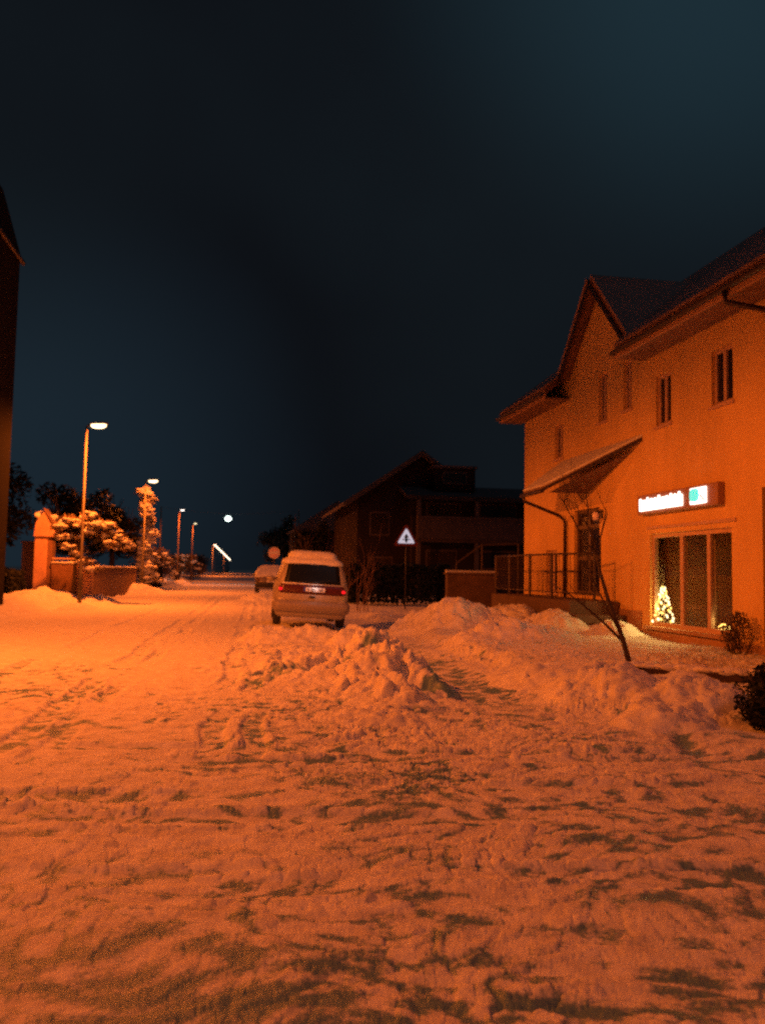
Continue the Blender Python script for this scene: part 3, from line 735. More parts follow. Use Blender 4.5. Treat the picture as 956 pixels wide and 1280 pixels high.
# ------------------------------------------------------------------ vehicles
def interp(tab, z):
    for i in range(len(tab)-1):
        if z <= tab[i+1][0]:
            t = (z-tab[i][0])/(tab[i+1][0]-tab[i][0]); return [p+(q-p)*t for p, q in zip(tab[i], tab[i+1])]
    return list(tab[-1])
VAN = [(.25,.80,.07,4.50),(.33,.87,.0,4.58),(.50,.90,-.03,4.62),(.62,.905,-.03,4.62),(.66,.905,.015,4.62),(.80,.905,.02,4.58),(.92,.90,.03,4.42),(1.02,.885,.05,3.85),(1.10,.87,.08,3.68),
       (1.25,.835,.135,3.42),(1.42,.785,.20,3.10),(1.55,.74,.255,2.85),(1.63,.705,.30,2.65),(1.69,.65,.37,2.45),(1.725,.55,.50,2.2)]
HATCH = [(.22,.76,.07,4.0),(.32,.82,.0,4.08),(.50,.84,-.03,4.1),(.62,.845,-.02,4.1),(.80,.84,.02,3.95),(.90,.825,.06,3.3),(1.0,.79,.16,3.05),(1.15,.72,.34,2.7),(1.28,.655,.52,2.4),(1.36,.60,.66,2.2),(1.41,.52,.80,2.0)]
def rear(tab, x, z):
    _, w, yr, yf = interp(tab, z); return yr - .045*(1-(x/w)**2)
def side_w(tab, z): return interp(tab, z)[1]
def loop(tab, z, off=0., n=9, ya=None, yb=None):
    _, w, yr, yf = interp(tab, z); w += off
    if ya is not None: yr = max(yr, ya)
    if yb is not None: yf = min(yf, yb)
    yr -= off; yf += off; pts = []
    rr, rfr = .17, .42
    for (cx, cy, r, a0) in ((w-rr, yr+rr, rr, -90), (w-rfr, yf-rfr, rfr, 0), (-(w-rfr), yf-rfr, rfr, 90), (-(w-rr), yr+rr, rr, 180)):
        for k in range(n):
            a = R(a0+90*k/(n-1)); pts.append([cx+r*math.cos(a), cy+r*math.sin(a), z])
    bulge = lambda p: -.045*(1-min(1, (p[0]/max(w, .1)))**2) if p[1] < yr+.3 else 0
    out = []
    # extra points along the straight rear edge so that it can bow
    last = pts[-1]; first = pts[0]
    for k in range(1, 7): pts.append([last[0]+(first[0]-last[0])*k/7, yr, z])
    for p in pts: out.append((p[0], p[1]+bulge(p), p[2]))
    return out
def loft(mb, loops):
    n = len(loops[0]); vs = [p for l in loops for p in l]
    mb.add(vs, [(i*n+k, i*n+(k+1) % n, (i+1)*n+(k+1) % n, (i+1)*n+k) for i in range(len(loops)-1) for k in range(n)]+[tuple(range(n))[::-1], tuple(range((len(loops)-1)*n, len(loops)*n))])
    return mb
def rear_panel(tab, x0, x1, z0, z1, off, thick=.02, nx=10, nz=6, taper=0.):
    vs = []
    for o in (off, off-thick):
        for j in range(nz+1):
            z = z0+(z1-z0)*j/nz; k = 1-taper*j/nz; cx = (x0+x1)/2 if x0*x1 > 0 else 0
            for i in range(nx+1):
                x = cx+(x0+(x1-x0)*i/nx-cx)*k; vs.append((x, rear(tab, x, z)-o, z))
    s = (nx+1)*(nz+1); fs = []
    for j in range(nz):
        for i in range(nx):
            q = (j*(nx+1)+i, j*(nx+1)+i+1, (j+1)*(nx+1)+i+1, (j+1)*(nx+1)+i); fs.append(q); fs.append(tuple(s+t for t in q[::-1]))
    edge = [i for i in range(nx+1)]+[(j)*(nx+1)+nx for j in range(1, nz+1)]+[nz*(nx+1)+i for i in range(nx-1, -1, -1)]+[j*(nx+1) for j in range(nz-1, 0, -1)]
    for i in range(len(edge)):
        p, q = edge[i], edge[(i+1) % len(edge)]; fs.append((q, p, s+p, s+q))
    return MB().add(vs, fs)
def side_panel(tab, s, ya, yb, z0, z1, off=.006):
    vs = []; nz = 5; ny = 4
    for j in range(nz+1):
        z = z0+(z1-z0)*j/nz; w = side_w(tab, z)+off
        yr, yf = interp(tab, z)[2:4]; yA = max(ya, yr+.24); yB = min(yb, yf-.42)
        for i in range(ny+1): vs.append((s*w, yA+(yB-yA)*i/ny, z))
    return MB().add(vs, [(j*(ny+1)+i, j*(ny+1)+i+1, (j+1)*(ny+1)+i+1, (j+1)*(ny+1)+i) for j in range(nz) for i in range(ny)])
def wheel(t, x, y, r=.32):
    s = 1 if x > 0 else -1
    prof = [(-.10,.20),(-.10,.27),(-.085,.31),(-.06,r),(.06,r),(.085,.31),(.10,.27),(.10,.20)]
    n = 24; vs = [(x+px, y+pr*math.cos(2*PI*k/n), r+pr*math.sin(2*PI*k/n)) for px, pr in prof for k in range(n)]
    wh = MB().add(vs, [(i*n+k, i*n+(k+1) % n, ((i+1) % 8)*n+(k+1) % n, ((i+1) % 8)*n+k) for i in range(8) for k in range(n)]).build('wheel', M['tyre'], t, smooth=True)
    rm = MB()
    vs = [(x+s*dx, y+pr*math.cos(2*PI*k/n), r+pr*math.sin(2*PI*k/n)) for dx, pr in ((.06,.205),(.085,.19),(.055,.15),(.075,.04)) for k in range(n)]
    rm.add(vs, [(i*n+k, i*n+(k+1) % n, (i+1)*n+(k+1) % n, (i+1)*n+k) for i in range(3) for k in range(n)]+[tuple(range(3*n, 4*n))]); rm.build('rim', M['rim'], wh, smooth=True)
def snow_shell(tab, z0, z1, thick, rng, ya=None, yb=None, jit=.02, dome=.08):
    m = MB(); loops = []
    zs = [z0+(z1-z0)*k/6 for k in range(7)]
    for k, z in enumerate(zs): loops.append([(p[0]+rng.uniform(-jit,jit)*.5, p[1]+rng.uniform(-jit,jit)*.5, p[2]+rng.uniform(-jit,jit)) for p in loop(tab, z, thick*min(1, .35+k*.35), 9, ya, yb)])
    top = loops[-1]; cx = 0; cy = sum(p[1] for p in top)/len(top)
    for s, dz in ((.92,.6),(.75,.85),(.45,.97),(.15,1.)):
        loops.append([(cx+(p[0]-cx)*s, cy+(p[1]-cy)*s, z1+dome*dz+rng.uniform(-jit,jit)*.4) for p in top])
    return loft(m, loops)
rng = random.Random(5)
van = thing('parked_van', 'pale champagne people carrier seen from behind with snow on its roof', 'van', (1.72, 20.75, .13))
van.location.z = .09; van.rotation_euler = (0, R(3.0), R(-1.5))
zs = [r[0] for r in VAN]
zz = sorted(set(zs+[(a+b)/2 for a, b in zip(zs, zs[1:])]))
loft(MB(), [loop(VAN, z) for z in zz]).build('body', M['car'], van, smooth=True)
rear_panel(VAN, -.70, .70, 1.10, 1.62, .008, .02, 12, 8, .12).build('rear_window', M['pane_car'], van, smooth=True)
gb = rear_panel(VAN, -.78, .78, .835, 1.06, .010, .02, 16, 4).build('garnish_band', M['garnish'], van, smooth=True)
for s in (-1, 1):
    tl = rear_panel(VAN, s*.78-.045, s*.78+.045, .865, 1.0, .012, .03, 4, 4).build('tail_light', M['garnish'], van, smooth=True)
    MB().blob((s*.775, rear(VAN, .775, .93)-.022, .93), (.050,.018,.038), rng, 0, 10, 6).build('lens', M['tail'], tl, smooth=True)
hp = rear_panel(VAN, -.66, .66, .665, .815, .010, .02, 12, 4).build('hatch_panel', M['car'], van, smooth=True, bevel=.008)
MB().box(-.075, .075, -.068, -.03, .745, .79).build('hatch_handle', M['plastic'], van, bevel=.01)
bp = MB(); loops = []
for z, o in ((.36,.0),(.40,.045),(.50,.06),(.61,.055),(.655,.02)): loops.append(loop(VAN, z, o, 9, None, .6))
loft(bp, loops).build('bumper', M['bumper'], van, smooth=True)
pl = MB().box(-.17, .31, -.062, -.035, .895, 1.00).build('license_plate', M['white'], van, bevel=.006)
ld = bpy.data.lights.new('plate_fill', 'POINT'); ld.energy = .55; ld.color = (1,.93,.82); ld.shadow_soft_size = .02  # small fill light added in front of the plate to whiten it
lo = bpy.data.objects.new('plate_fill', ld); COL.objects.link(lo); lo.parent = van; lo.location = (.07, -.16, 1.03)
MB().box(-.215, -.172, -.062, -.035, .895, 1.00).build('euro_band', M['blue'], pl)
cu = bpy.data.curves.new('plate_characters', 'FONT'); cu.body = 'E BN 760'; cu.size = .098; cu.align_x = 'CENTER'; cu.extrude = .002
tx = bpy.data.objects.new('plate_characters', cu); COL.objects.link(tx); tx.parent = pl; tx.location = (.07, -.066, .912); tx.rotation_euler = (R(90), 0, 0); cu.materials.append(M['black'])
bpy.context.view_layer.update()
tm = bpy.data.meshes.new_from_object(tx.evaluated_get(bpy.context.evaluated_depsgraph_get())); tm.name = 'plate_characters'
t2 = bpy.data.objects.new('plate_letters', tm); COL.objects.link(t2); t2.parent = pl; t2.location = tx.location; t2.rotation_euler = tx.rotation_euler; bpy.data.objects.remove(tx)
if not tm.materials: tm.materials.append(M['black'])
MB().tube([(-.05, rear(VAN, 0, 1.10)-.02, 1.10), (.0, rear(VAN, 0, 1.13)-.03, 1.13), (.45, rear(VAN, .45, 1.18)-.025, 1.18)], .010, 5).build('rear_wiper', M['plastic'], van)
m = MB()
for i in range(22):
    x = -.70+1.0*i/21; m.blob((x, rear(VAN, x, 1.07)-.015, 1.075-.0), (.05,.035,.028*(1-i/30)), rng, .25, 8, 5)
m.build('ledge_snow', M['snow'], van, smooth=True)
for s in (-1, 1):
    side_panel(VAN, s, .3, 1.35, 1.12, 1.58).build('side_window', M['pane_car'], van)
    side_panel(VAN, s, 1.45, 2.2, 1.12, 1.58).build('side_window', M['pane_car'], van)
    side_panel(VAN, s, 2.3, 2.9, 1.12, 1.5).build('side_window', M['pane_car'], van)
    wheel(van, s*.80, .78); wheel(van, s*.80, 3.62)
    mr = MB().blob((s*1.0, 3.15, 1.13), (.11,.07,.09), rng, 0, 12, 8).tube([(s*.84,3.2,1.08),(s*.95,3.18,1.1)], .03, 6).build('door_mirror', M['car'], van, smooth=True)
    MB().box(-.05, .05, 4.5, 4.62, .62, .76).build('headlight', M['white'], van, loc=(s*.66,-.02,.0), bevel=.02)
sn = snow_shell(VAN, 1.565, 1.80, .05, rng, .23, 2.6, .022, .12); sn.build('roof_snow', M['snow'], van, smooth=True)

car = thing('snowed_in_car', 'small grey car under a thick cap of snow parked ahead of the van', 'car', (1.72, 46.2, .25))
zs = [r[0] for r in HATCH]; zz = sorted(set(zs+[(a+b)/2 for a, b in zip(zs, zs[1:])]))
loft(MB(), [loop(HATCH, z) for z in zz]).build('body', M['car2'], car, smooth=True)
rear_panel(HATCH, -.55, .55, .98, 1.30, .008, .02, 10, 6, .15).build('rear_window', M['pane_car'], car, smooth=True)
for s in (-1, 1):
    rear_panel(HATCH, s*.70-.06, s*.70+.06, .62, .80, .01, .02, 4, 4).build('tail_light', M['garnish'], car, smooth=True)
    wheel(car, s*.74, .65, .30); wheel(car, s*.74, 3.2, .30)
    MB().blob((s*.93, 2.5, .98), (.10,.06,.08), rng, 0, 10, 6).build('door_mirror', M['car2'], car, smooth=True)
    side_panel(HATCH, s, .6, 2.2, .96, 1.3).build('side_window', M['pane_car'], car)
loops = [loop(HATCH, z, o, 9, None, .6) for z, o in ((.32,.0),(.38,.04),(.52,.05),(.58,.02))]
loft(MB(), loops).build('bumper', M['plastic'], car, smooth=True)
MB().box(-.26, .26, -.075, -.055, .60, .71).build('license_plate', M['white'], car)
snow_shell(HATCH, .86, 1.42, .10, rng, None, None, .03, .10).build('snow_cap', M['snow'], car, smooth=True)

# ------------------------------------------------------------------ traffic signs
ts = thing('warning_sign', 'white triangular priority sign with black arrow and red border on a pole', 'traffic sign', (5.93, 30, .1))
MB().tube([(0,.03,-.3),(0,.03,3.05)], .022, 8).build('pole', M['plastic'], ts, smooth=True)
def tri(s, y, z0=2.36):
    h = s*math.sqrt(3)/2; c = .06*s; out = []
    P = [(-s/2, z0), (s/2, z0), (0, z0+h)]
    cx, cz = 0, z0+h/3
    for (x, z), a0 in zip(P, (150, -90+0, 30)):
        pass
    # rounded corners
    for (x, z), (a, b) in zip(P, ((150,270),(270,390),(30,150))):
        dx, dz = cx-x, cz-z; L = math.hypot(dx, dz); px, pz = x+dx/L*2*c, z+dz/L*2*c
        for k in range(6):
            an = R(a+(b-a)*k/5); out.append((px+c*math.cos(an), y, pz+c*math.sin(an)))
    return out
pn = MB().prism(tri(.96, 0), (0,.02,0)).build('red_border', M['red'], ts)
MB().prism(tri(.66, -.006, 2.36+.096), (0,.005,0)).build('white_field', M['tri_white'], ts)
ar = MB()
z0 = 2.50
ar.prism([(-.045,-.012,z0),(.045,-.012,z0),(.045,-.012,z0+.17),(.10,-.012,z0+.17),(0,-.012,z0+.31),(-.10,-.012,z0+.17),(-.045,-.012,z0+.17)], (0,.004,0))
ar.prism([(-.15,-.013,z0+.08),(.15,-.013,z0+.08),(.15,-.013,z0+.115),(-.15,-.013,z0+.115)], (0,.0035,0))
ar.build('black_arrow', M['black'], ts)
rs_ = thing('round_sign', 'small round pale sign with a white bar just left of the van roof', 'traffic sign', (1.92, 49, .1))
MB().tube([(0,.03,-.3),(0,.03,2.6)], .03, 8).build('pole', M['plastic'], rs_, smooth=True)
def disc(r, y, d, z=2.40): return MB().prism([(r*math.cos(2*PI*k/28), y, z+r*math.sin(2*PI*k/28)) for k in range(28)], (0,d,0))
disc(.33, 0, .02).build('rim', M['white'], rs_); M['pale_red'] = mat('faded_sign_red', (.80,.52,.54), .35, .1, 8)
disc(.295, -.004, .003).build('red_disc', M['pale_red'], rs_)
MB().box(-.24, .24, -.008, -.0045, 2.35, 2.47).build('white_bar', M['white'], rs_)

# ------------------------------------------------------------------ neighbour property behind (right)
nb = thing('neighbour_house', 'dark gabled house with a balcony, hardly lit, behind the triangular sign', 'house', (10.2, 48, 0))
def NB(x, y, z): return (x-10.2, y-48, z)
w = MB()
w.add([NB(6.6,48,-.3),NB(14.0,48,-.3),NB(14.0,48,5.7),NB(10.24,48,8.2),NB(6.6,48,5.75)], [(0,1,2,3,4)])
w.add([NB(6.6,60,-.3),NB(14.0,60,-.3),NB(14.0,60,5.7),NB(10.24,60,8.2),NB(6.6,60,5.75)], [(0,1,2,3,4)])
w.add([NB(6.6,48,-.3),NB(6.6,60,-.3),NB(6.6,60,5.75),NB(6.6,48,5.75)], [(0,1,2,3)]); w.add([NB(14,48,-.3),NB(14,60,-.3),NB(14,60,5.7),NB(14,48,5.7)], [(0,1,2,3)])
w.box(*[v for p in ((9.4-10.2, 19.5-10.2),) for v in p], 46.0-48, 52-48, -.3, 5.6)
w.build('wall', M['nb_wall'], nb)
r_ = MB()
r_.prism([NB(5.7,47.2,5.22),NB(10.24,47.2,8.35),NB(10.24,60.5,8.35),NB(5.7,60.5,5.22)], (0,0,.22)); r_.prism([NB(10.242,47.2,8.35),NB(14.9,47.2,5.1),NB(14.9,60.5,5.1),NB(10.242,60.5,8.35)], (0,0,.22))
nr = r_.build('roof', M['nb_roof'], nb)
MB().prism([NB(5.7,47.15,5.12),NB(10.24,47.15,8.25),NB(10.24,47.15,8.6),NB(5.7,47.15,5.46)], (0,.04,0)).build('verge_board', M['nb_trim'], nr)
lw = MB().prism([NB(9.0,45.4,5.62),NB(20,45.4,5.62),NB(20,48.5,6.5),NB(9.0,48.5,6.5)], (0,0,.15)).build('porch_roof', M['nb_roof'], nb)
MB().box(9.0-10.2, 20-10.2, 45.30-48, 45.39-48, 5.55, 5.78).build('gutter', M['gutter'], lw)
MB().box(10.8-10.2, 13.2-10.2, 46.6-48, 49-48, 6.2, 7.5).build('dormer', M['nb_wall'], nb)
MB().box(10.7-10.2, 13.3-10.2, 46.5-48, 49.2-48, 7.51, 7.66).build('dormer_roof', M['nb_roof'], nb)
bal = MB().box(9.5-10.2, 16.2-10.2, 44.9-48, 44.98-48, 3.35, 4.5).box(9.5-10.2, 16.2-10.2, 44.985-48, 45.99-48, 3.2, 3.34).build('balcony', M['nb_panel'], nb)
MB().box(9.5-10.2, 16.2-10.2, 44.86-48, 45.02-48, 4.51, 4.6).build('balcony_rail', M['nb_trim'], bal)
for x in (9.6, 12.9, 16.0): MB().box(x-10.2-.1, x-10.2+.1, 45.03-48, 45.23-48, -.2, 5.5).build('post', M['nb_trim'], nb)
for (xa, xb, za, zb) in ((10.2,12.2,4.65,5.45),(13.3,15.5,4.65,5.45),(10.2,12.0,.8,2.8),(13.4,15.4,.8,2.8)):
    f = MB().box(xa-10.2, xb-10.2, 45.96-48, 45.995-48, za, zb).build('window', M['nb_trim'], nb)
    MB().box(xa-10.2+.08, xb-10.2-.08, 45.945-48, 45.955-48, za+.08, zb-.08).build('pane', M['pane'], f)
for (xa, xb, za, zb) in ((7.3,8.5,3.6,5.0),(7.3,8.7,.9,2.4),(11.3,12.7,6.6,7.3)):
    yy = 47.96 if xb < 9 else 46.56
    f = MB().box(xa-10.2, xb-10.2, yy-48, yy-48+.03, za, zb).build('window', M['nb_trim'], nb)
    MB().box(xa-10.2+.09, xb-10.2-.09, yy-48-.012, yy-48-.002, za+.09, zb-.09).build('pane', M['pane'], f)
# dark clipped hedge, low wall, bare shrub in front of the neighbour
rng = random.Random(31)
def hedge(name, label, cat, c, sx, sy, sz, n, size, mname='leaf_dark', snow=0, rz_=0, group=None):
    t = thing(name, label, cat, c, rz_, group)
    mb = MB()
    for i in range(n):
        p = Vector((rng.uniform(-1,1), rng.uniform(-1,1), rng.random()))
        k = rng.randint(0, 3)
        if k == 0: p.x = math.copysign(1, p.x)*rng.uniform(.88,1.02)
        elif k == 1: p.y = math.copysign(1, p.y)*rng.uniform(.8,1.05)
        elif k == 2: p.z = rng.uniform(.93,1.04)
        q = Vector((p.x*sx*(1+.04*math.sin(p.z*9+p.y*4)), p.y*sy*(1+.1*math.sin(p.x*sx*3)), p.z*sz*(1+.04*math.sin(p.x*sx*4))))
        u = Vector((rng.uniform(-1,1), rng.uniform(-1,1), rng.uniform(-1,1))).normalized(); v = u.orthogonal().normalized(); s = size*rng.uniform(.6,1.4)
        mb.add([q-u*s, q-v*s*.5, q+u*s, q+v*s*.5], [(0,1,2,3)])
    mb.build('foliage', M[mname], t)
    st = MB()
    for k in range(max(2, int(sx*2))): st.tube([((k+.5)/max(2, int(sx*2))*2*sx-sx, 0, -.3), ((k+.5)/max(2, int(sx*2))*2*sx-sx, 0, sz*.8)], [.05,.02], 5)
    st.build('stems', M['bark'], t)
    if snow:
        sm = MB()
        for k in range(snow):
            sm.blob((rng.uniform(-1,1)*sx, rng.uniform(-1,1)*sy*.9, sz*rng.uniform(.97,1.05)), (rng.uniform(.12,.3), rng.uniform(.12,.25), rng.uniform(.05,.1)), rng, .25, 8, 5)
        sm.build('snow_cap', M['snow'], t, smooth=True)
    return t
hedge('hedge', 'long dark hedge behind the van, in front of the unlit house', 'hedge', (6.2, 33, .3), 1.95, .45, 1.45, 6000, .10)
gw = thing('garden_wall', 'low brownish masonry wall with a snow cap right of the dark hedge', 'wall', (7.7, 27.2, 0)); gw['kind'] = 'thing'
MB().box(-.95, .75, -.15, .15, -.3, 1.46).build('wall', M['stone'], gw, bevel=.02)
MB().box(-1.0, .8, -.2, .2, 1.462, 1.53).build('coping', M['stone'], gw, bevel=.015)
MB().prism([(-.99,-.17,1.532),(.79,-.17,1.532),(.74,0,1.60),(-.94,0,1.61)], (0,.17,.0)).build('snow_cap', M['snow'], gw)
pz = thing('gate_railing', 'dim sloping stair rail between the low wall and the orange house corner', 'railing', (8.3, 28, .3))
MB().tube([(-1.0,0,1.55),(-.1,0,2.2),(1.2,0,2.25)], .03, 6).tube([(-1.0,0,.7),(-.1,0,1.35),(1.2,0,1.4)], .025, 6).build('handrail', M['nb_trim'], pz)
for x, z in ((-1.0,1.55),(-.1,2.2),(1.2,2.25)): MB().tube([(x,0,-.3),(x,0,z)], .03, 6).build('post', M['nb_trim'], pz)
bs = thing('bare_shrub', 'tangle of thin bare branches beside the right edge of the van roof', 'bush', (3.9, 29, .2))
m = MB(); rg = random.Random(8)
for k in range(14): grow(m, (rg.uniform(-.5,.5), rg.uniform(-.3,.3), -.1), (rg.uniform(-.5,.5), rg.uniform(-.3,.3), 1), rg.uniform(1.0,1.7), .014, 2, rg, .5)
m.build('branches', M['wood_mid'], bs)

# ------------------------------------------------------------------ left side: gate pillars, wall, trees
gp = thing('gate_pillar', 'tall orange lit gate pillar with a steep little gabled cap', 'gate pillar', (-8.3, 38, .3), 0, 'gate pillars on the left')
MB().box(-.33, .20, -.35, .35, -.3, 2.45).build('shaft', M['brick'], gp, bevel=.03)
MB().box(.203, .40, -.32, .32, -.3, 2.30).build('jamb', M['wood_mid'], gp, bevel=.01)
cp = MB().prism([(-.36,-.45,2.452),(.46,-.45,2.452),(.52,-.45,2.75),(.02,-.45,3.55),(-.30,-.45,3.05)], (0,.9,0)).build('gabled_cap', M['brick'], gp, bevel=.02)
MB().prism([(.56,-.5,2.70),(.03,-.5,3.60),(.0,-.5,3.68),(.66,-.5,2.72)], (0,1.0,0)).build('cap_roof', M['wood_mid'], cp)
m = MB()
for k in range(7): m.blob((-.28+.12*k*.8, -.2+.08*k, 3.35+.10*math.sin(k)), (.17,.2,.12), rng, .25, 9, 6)
m.build('snow_cap', M['snow'], cp, smooth=True)
g2 = thing('gate_pillar', 'shorter dim pillar set back left of the tall gabled one', 'gate pillar', (-9.15, 39.2, .3), 0, 'gate pillars on the left')
MB().box(-.28, .28, -.28, .28, -.3, 2.2).build('shaft', M['stone'], g2, bevel=.03)
MB().box(-.33, .33, -.33, .33, 2.202, 2.30).build('cap_stone', M['stone'], g2, bevel=.02)
g3 = thing('gate_pillar', 'square orange pillar at the end of the garden wall under the snowy branches', 'gate pillar', (-6.42, 37.2, .3), 0, 'gate pillars on the left')
MB().box(-.30, .28, -.3, .3, -.3, 1.42).build('shaft', M['brick'], g3, bevel=.03)
m = MB()
for k in range(6): m.blob((rng.uniform(-.25,.25), rng.uniform(-.25,.25), 1.46), (.18,.18,.09), rng, .25, 9, 6)
m.build('snow_cap', M['snow'], g3, smooth=True)
fw = thing('garden_fence', 'brown board fence with snowy top rail between the two orange pillars', 'fence', (-7.35, 37.6, .3))
MB().box(-.52, .62, -.04, .04, -.3, 1.33).build('board_panel', M['wood_mid'], fw)
MB().box(-.52, .62, -.07, .07, 1.50, 1.57).build('top_rail', M['frame'], fw, bevel=.01)
m = MB()
for k in range(8): m.blob((-.45+.14*k, 0, 1.36), (.12,.10,.05+.02*(k > 4)), rng, .25, 8, 5)
m.build('snow_cap', M['snow'], fw, smooth=True)
f2 = thing('garden_wall', 'long dim rendered garden wall running on from the square pillar behind the lamps', 'wall', (-6.4, 46, .3)); f2['kind'] = 'thing'
MB().box(-.09, .09, -8.2, 8, -.3, 1.12).build('wall', M['wood_mid'], f2, bevel=.02)
MB().box(-.13, .13, -8.25, 8.05, 1.122, 1.19).build('coping', M['stone'], f2, bevel=.015)
m = MB()
for k in range(60): m.blob((rng.uniform(-.05,.05), -8.1+k*.27, 1.21), (.13,.2,rng.uniform(.03,.07)), rng, .25, 8, 5)
m.build('snow_cap', M['snow'], f2, smooth=True)

def snow_tree(name, label, loc, clumps, trunk, nleaf, lsize, seed, branches=()):
    rg = random.Random(seed); t = thing(name, label, 'tree', loc)
    m = MB(); m.tube(trunk, [.09, .06, .03][:len(trunk)] if len(trunk) <= 3 else [.09]+[.06]*(len(trunk)-2)+[.03], 8)
    m.build('trunk', M['bark'], t, smooth=True)
    if branches:
        b = MB()
        for (p, q) in branches: grow(b, p, Vector(q)-Vector(p), (Vector(q)-Vector(p)).length, .03, 1, rg, .4, None, .10, -.2)
        b.build('branches', M['bark'], t)
    leaf_cloud(nleaf, [(c, (r[0]*1.1, r[1]*1.1, r[2]*1.2)) for c, r in clumps], lsize, rg, .4).build('crown', M['leaf_brown'], t)
    s = MB()
    for c, r in clumps:
        for k in range(11):
            d = Vector((rg.gauss(0,1), rg.gauss(-.3,1), rg.gauss(.25,.8))).normalized()*rg.uniform(.3,1.0)
            q = rg.uniform(.22,.48)
            s.blob((c[0]+d.x*r[0], c[1]+d.y*r[1], c[2]+d.z*r[2]), (r[0]*q*1.1, r[1]*q, r[2]*q*.75), rg, .35, 9, 6)
    s.build('snow_load', M['snow'], t, smooth=True)
    return t
rg = random.Random(77); cl = []
pts = [(-.9,0,2.9),(-.6,.2,3.2),(-.2,-.1,3.05),(.2,.1,3.35),(.5,-.2,3.0),(.9,0,3.0),(1.2,.1,2.75),(1.5,-.1,2.45),(1.7,.1,2.15),(1.25,0,2.25),(.85,.2,2.6),(.3,0,2.75),(-.3,.1,2.5),(-.5,-.1,2.1),(-.1,.1,1.9),(.15,-.1,1.55),(.5,.0,1.25),(-.7,0,2.5)]
for p in pts: cl.append((p, (rg.uniform(.28,.42), rg.uniform(.3,.45), rg.uniform(.16,.26))))
snow_tree('snow_laden_tree', 'small garden tree with drooping branches loaded with orange lit snow over the fence', (-6.3, 35.6, .2), cl,
          [(-.35,.3,-.3),(-.3,.2,1.4),(.0,.1,2.9)], 1500, .10, 78, [((-.3,.2,1.6),(1.5,0,2.2)),((-.2,.2,2.0),(1.2,0,2.8)),((-.3,.2,1.8),(-.9,0,2.8)),((-.2,.2,2.4),(.3,0,3.3))])
cl = []
rg = random.Random(91); z = .35
while z < 6.15:
    k = .88-.12*(z/6.2)+.10*math.sin(z*2.3)
    cl.append(((rg.uniform(-.35,.4)*k, rg.uniform(-.35,.2), z), (.62*k*rg.uniform(.6,1.2), .6*k, .34*rg.uniform(.7,1.3)))); z += .23
cl += [((.55,0,.9),(.35,.35,.2)),((.8,.1,.5),(.3,.3,.2)),((-.5,.1,.8),(.35,.35,.25))]
snow_tree('snow_covered_column_tree', 'narrow tall tree caked in glowing snow right under the second lamp', (-6.0, 55.9, .2), cl, [(-.15,.2,-.3),(-.1,.2,3),(-.05,.1,5.9)], 700, .11, 92)

def bg_tree(label, loc, h, rad, n, size, mname, seed, conif=False, group='dark trees behind the left gardens'):
    rg = random.Random(seed); t = thing('conifer_tree' if conif else 'broadleaf_tree', label, 'tree', loc, 0, group)
    m = MB(); m.tube([(0,0,-.4),(.1,0,h*.3),(-.1,.1,h*.6),(0,0,h*.95)], [.25,.2,.12,.03], 7)
    if not conif:
        for k in range(7): grow(m, (0,0,h*rg.uniform(.3,.6)), (rg.uniform(-1,1), rg.uniform(-1,1), .7), h*.35, .09, 1, rg, .5)
    m.build('trunk', M['bark'], t, smooth=True)
    cs = []
    if conif:
        k = 0
        while k < 1:
            r = rad*(1-k**4)**.7*rg.uniform(.85,1.05)+.15; zc = h*(.10+.9*k)
            for j in range(4):
                a = rg.uniform(0, 6.28); cs.append(((r*.5*math.cos(a), r*.5*math.sin(a), zc), (r*.55, r*.55, h*.05)))
            k += .06
    else:
        for k in range(26):
            d = Vector((rg.gauss(0,1), rg.gauss(0,1), rg.gauss(0,1))).normalized()*rg.uniform(.35,1)
            cs.append(((d.x*rad, d.y*rad, h*.62+d.z*h*.34), (rad*.34, rad*.34, h*.12)))
    leaf_cloud(n, cs, size, rg, .3).build('crown', M[mname], t)
    return t
bg_tree('dark broad tree behind the gate pillars, barely visible against the sky', (-15, 50, .3), 7.6, 3.4, 5200, .20, 'leaf_dark', 101)
bg_tree('dark tree with dim rust brown twigs behind the first lit lamp', (-9.8, 52, .3), 6.2, 2.3, 4200, .18, 'leaf_brown' if False else 'leaf_dark', 102)
bg_tree('dark rounded tree behind the column tree', (-9.6, 66, .3), 6.4, 2.4, 3600, .18, 'leaf_dark', 103)
th = thing('tall_house', 'tall plain dark house whose corner fills the left edge of the picture', 'house', (-7.0, 21, 0))
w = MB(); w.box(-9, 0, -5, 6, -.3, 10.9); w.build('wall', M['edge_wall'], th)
r_ = MB().prism([(.06,-5.3,10.905),(-.62,-5.3,13.2),(-4.5,-5.3,15.4),(-8.4,-5.3,13.2),(-9.06,-5.3,10.905)], (0,11.4,0)).build('roof', M['edge_wall'], th)
MB().tube([(.08,-5.3,10.9),(.08,6.1,10.9)], .07, 8).build('gutter', M['gutter'], th)
for ya in (-3.6, -.6):
    for za in (1.2, 4.2, 7.2):
        f = MB().box(.003, .05, ya, ya+1.2, za, za+1.5).build('window', M['nb_trim'], th); MB().box(.052, .06, ya+.1, ya+1.1, za+.1, za+1.4).build('pane', M['pane'], f)
hedge('hedge', 'dark low hedge left of the gate pillars at the left edge', 'hedge', (-9.4, 33.5, .3), 1.2, 1.0, 1.0, 4500, .10, 'leaf_dark')
hedge('hedge', 'dark hedge at the foot of the column tree, towards the far bushes', 'hedge', (-6.1, 60, .2), .55, 2.5, 1.25, 2600, .12, 'leaf_dark')
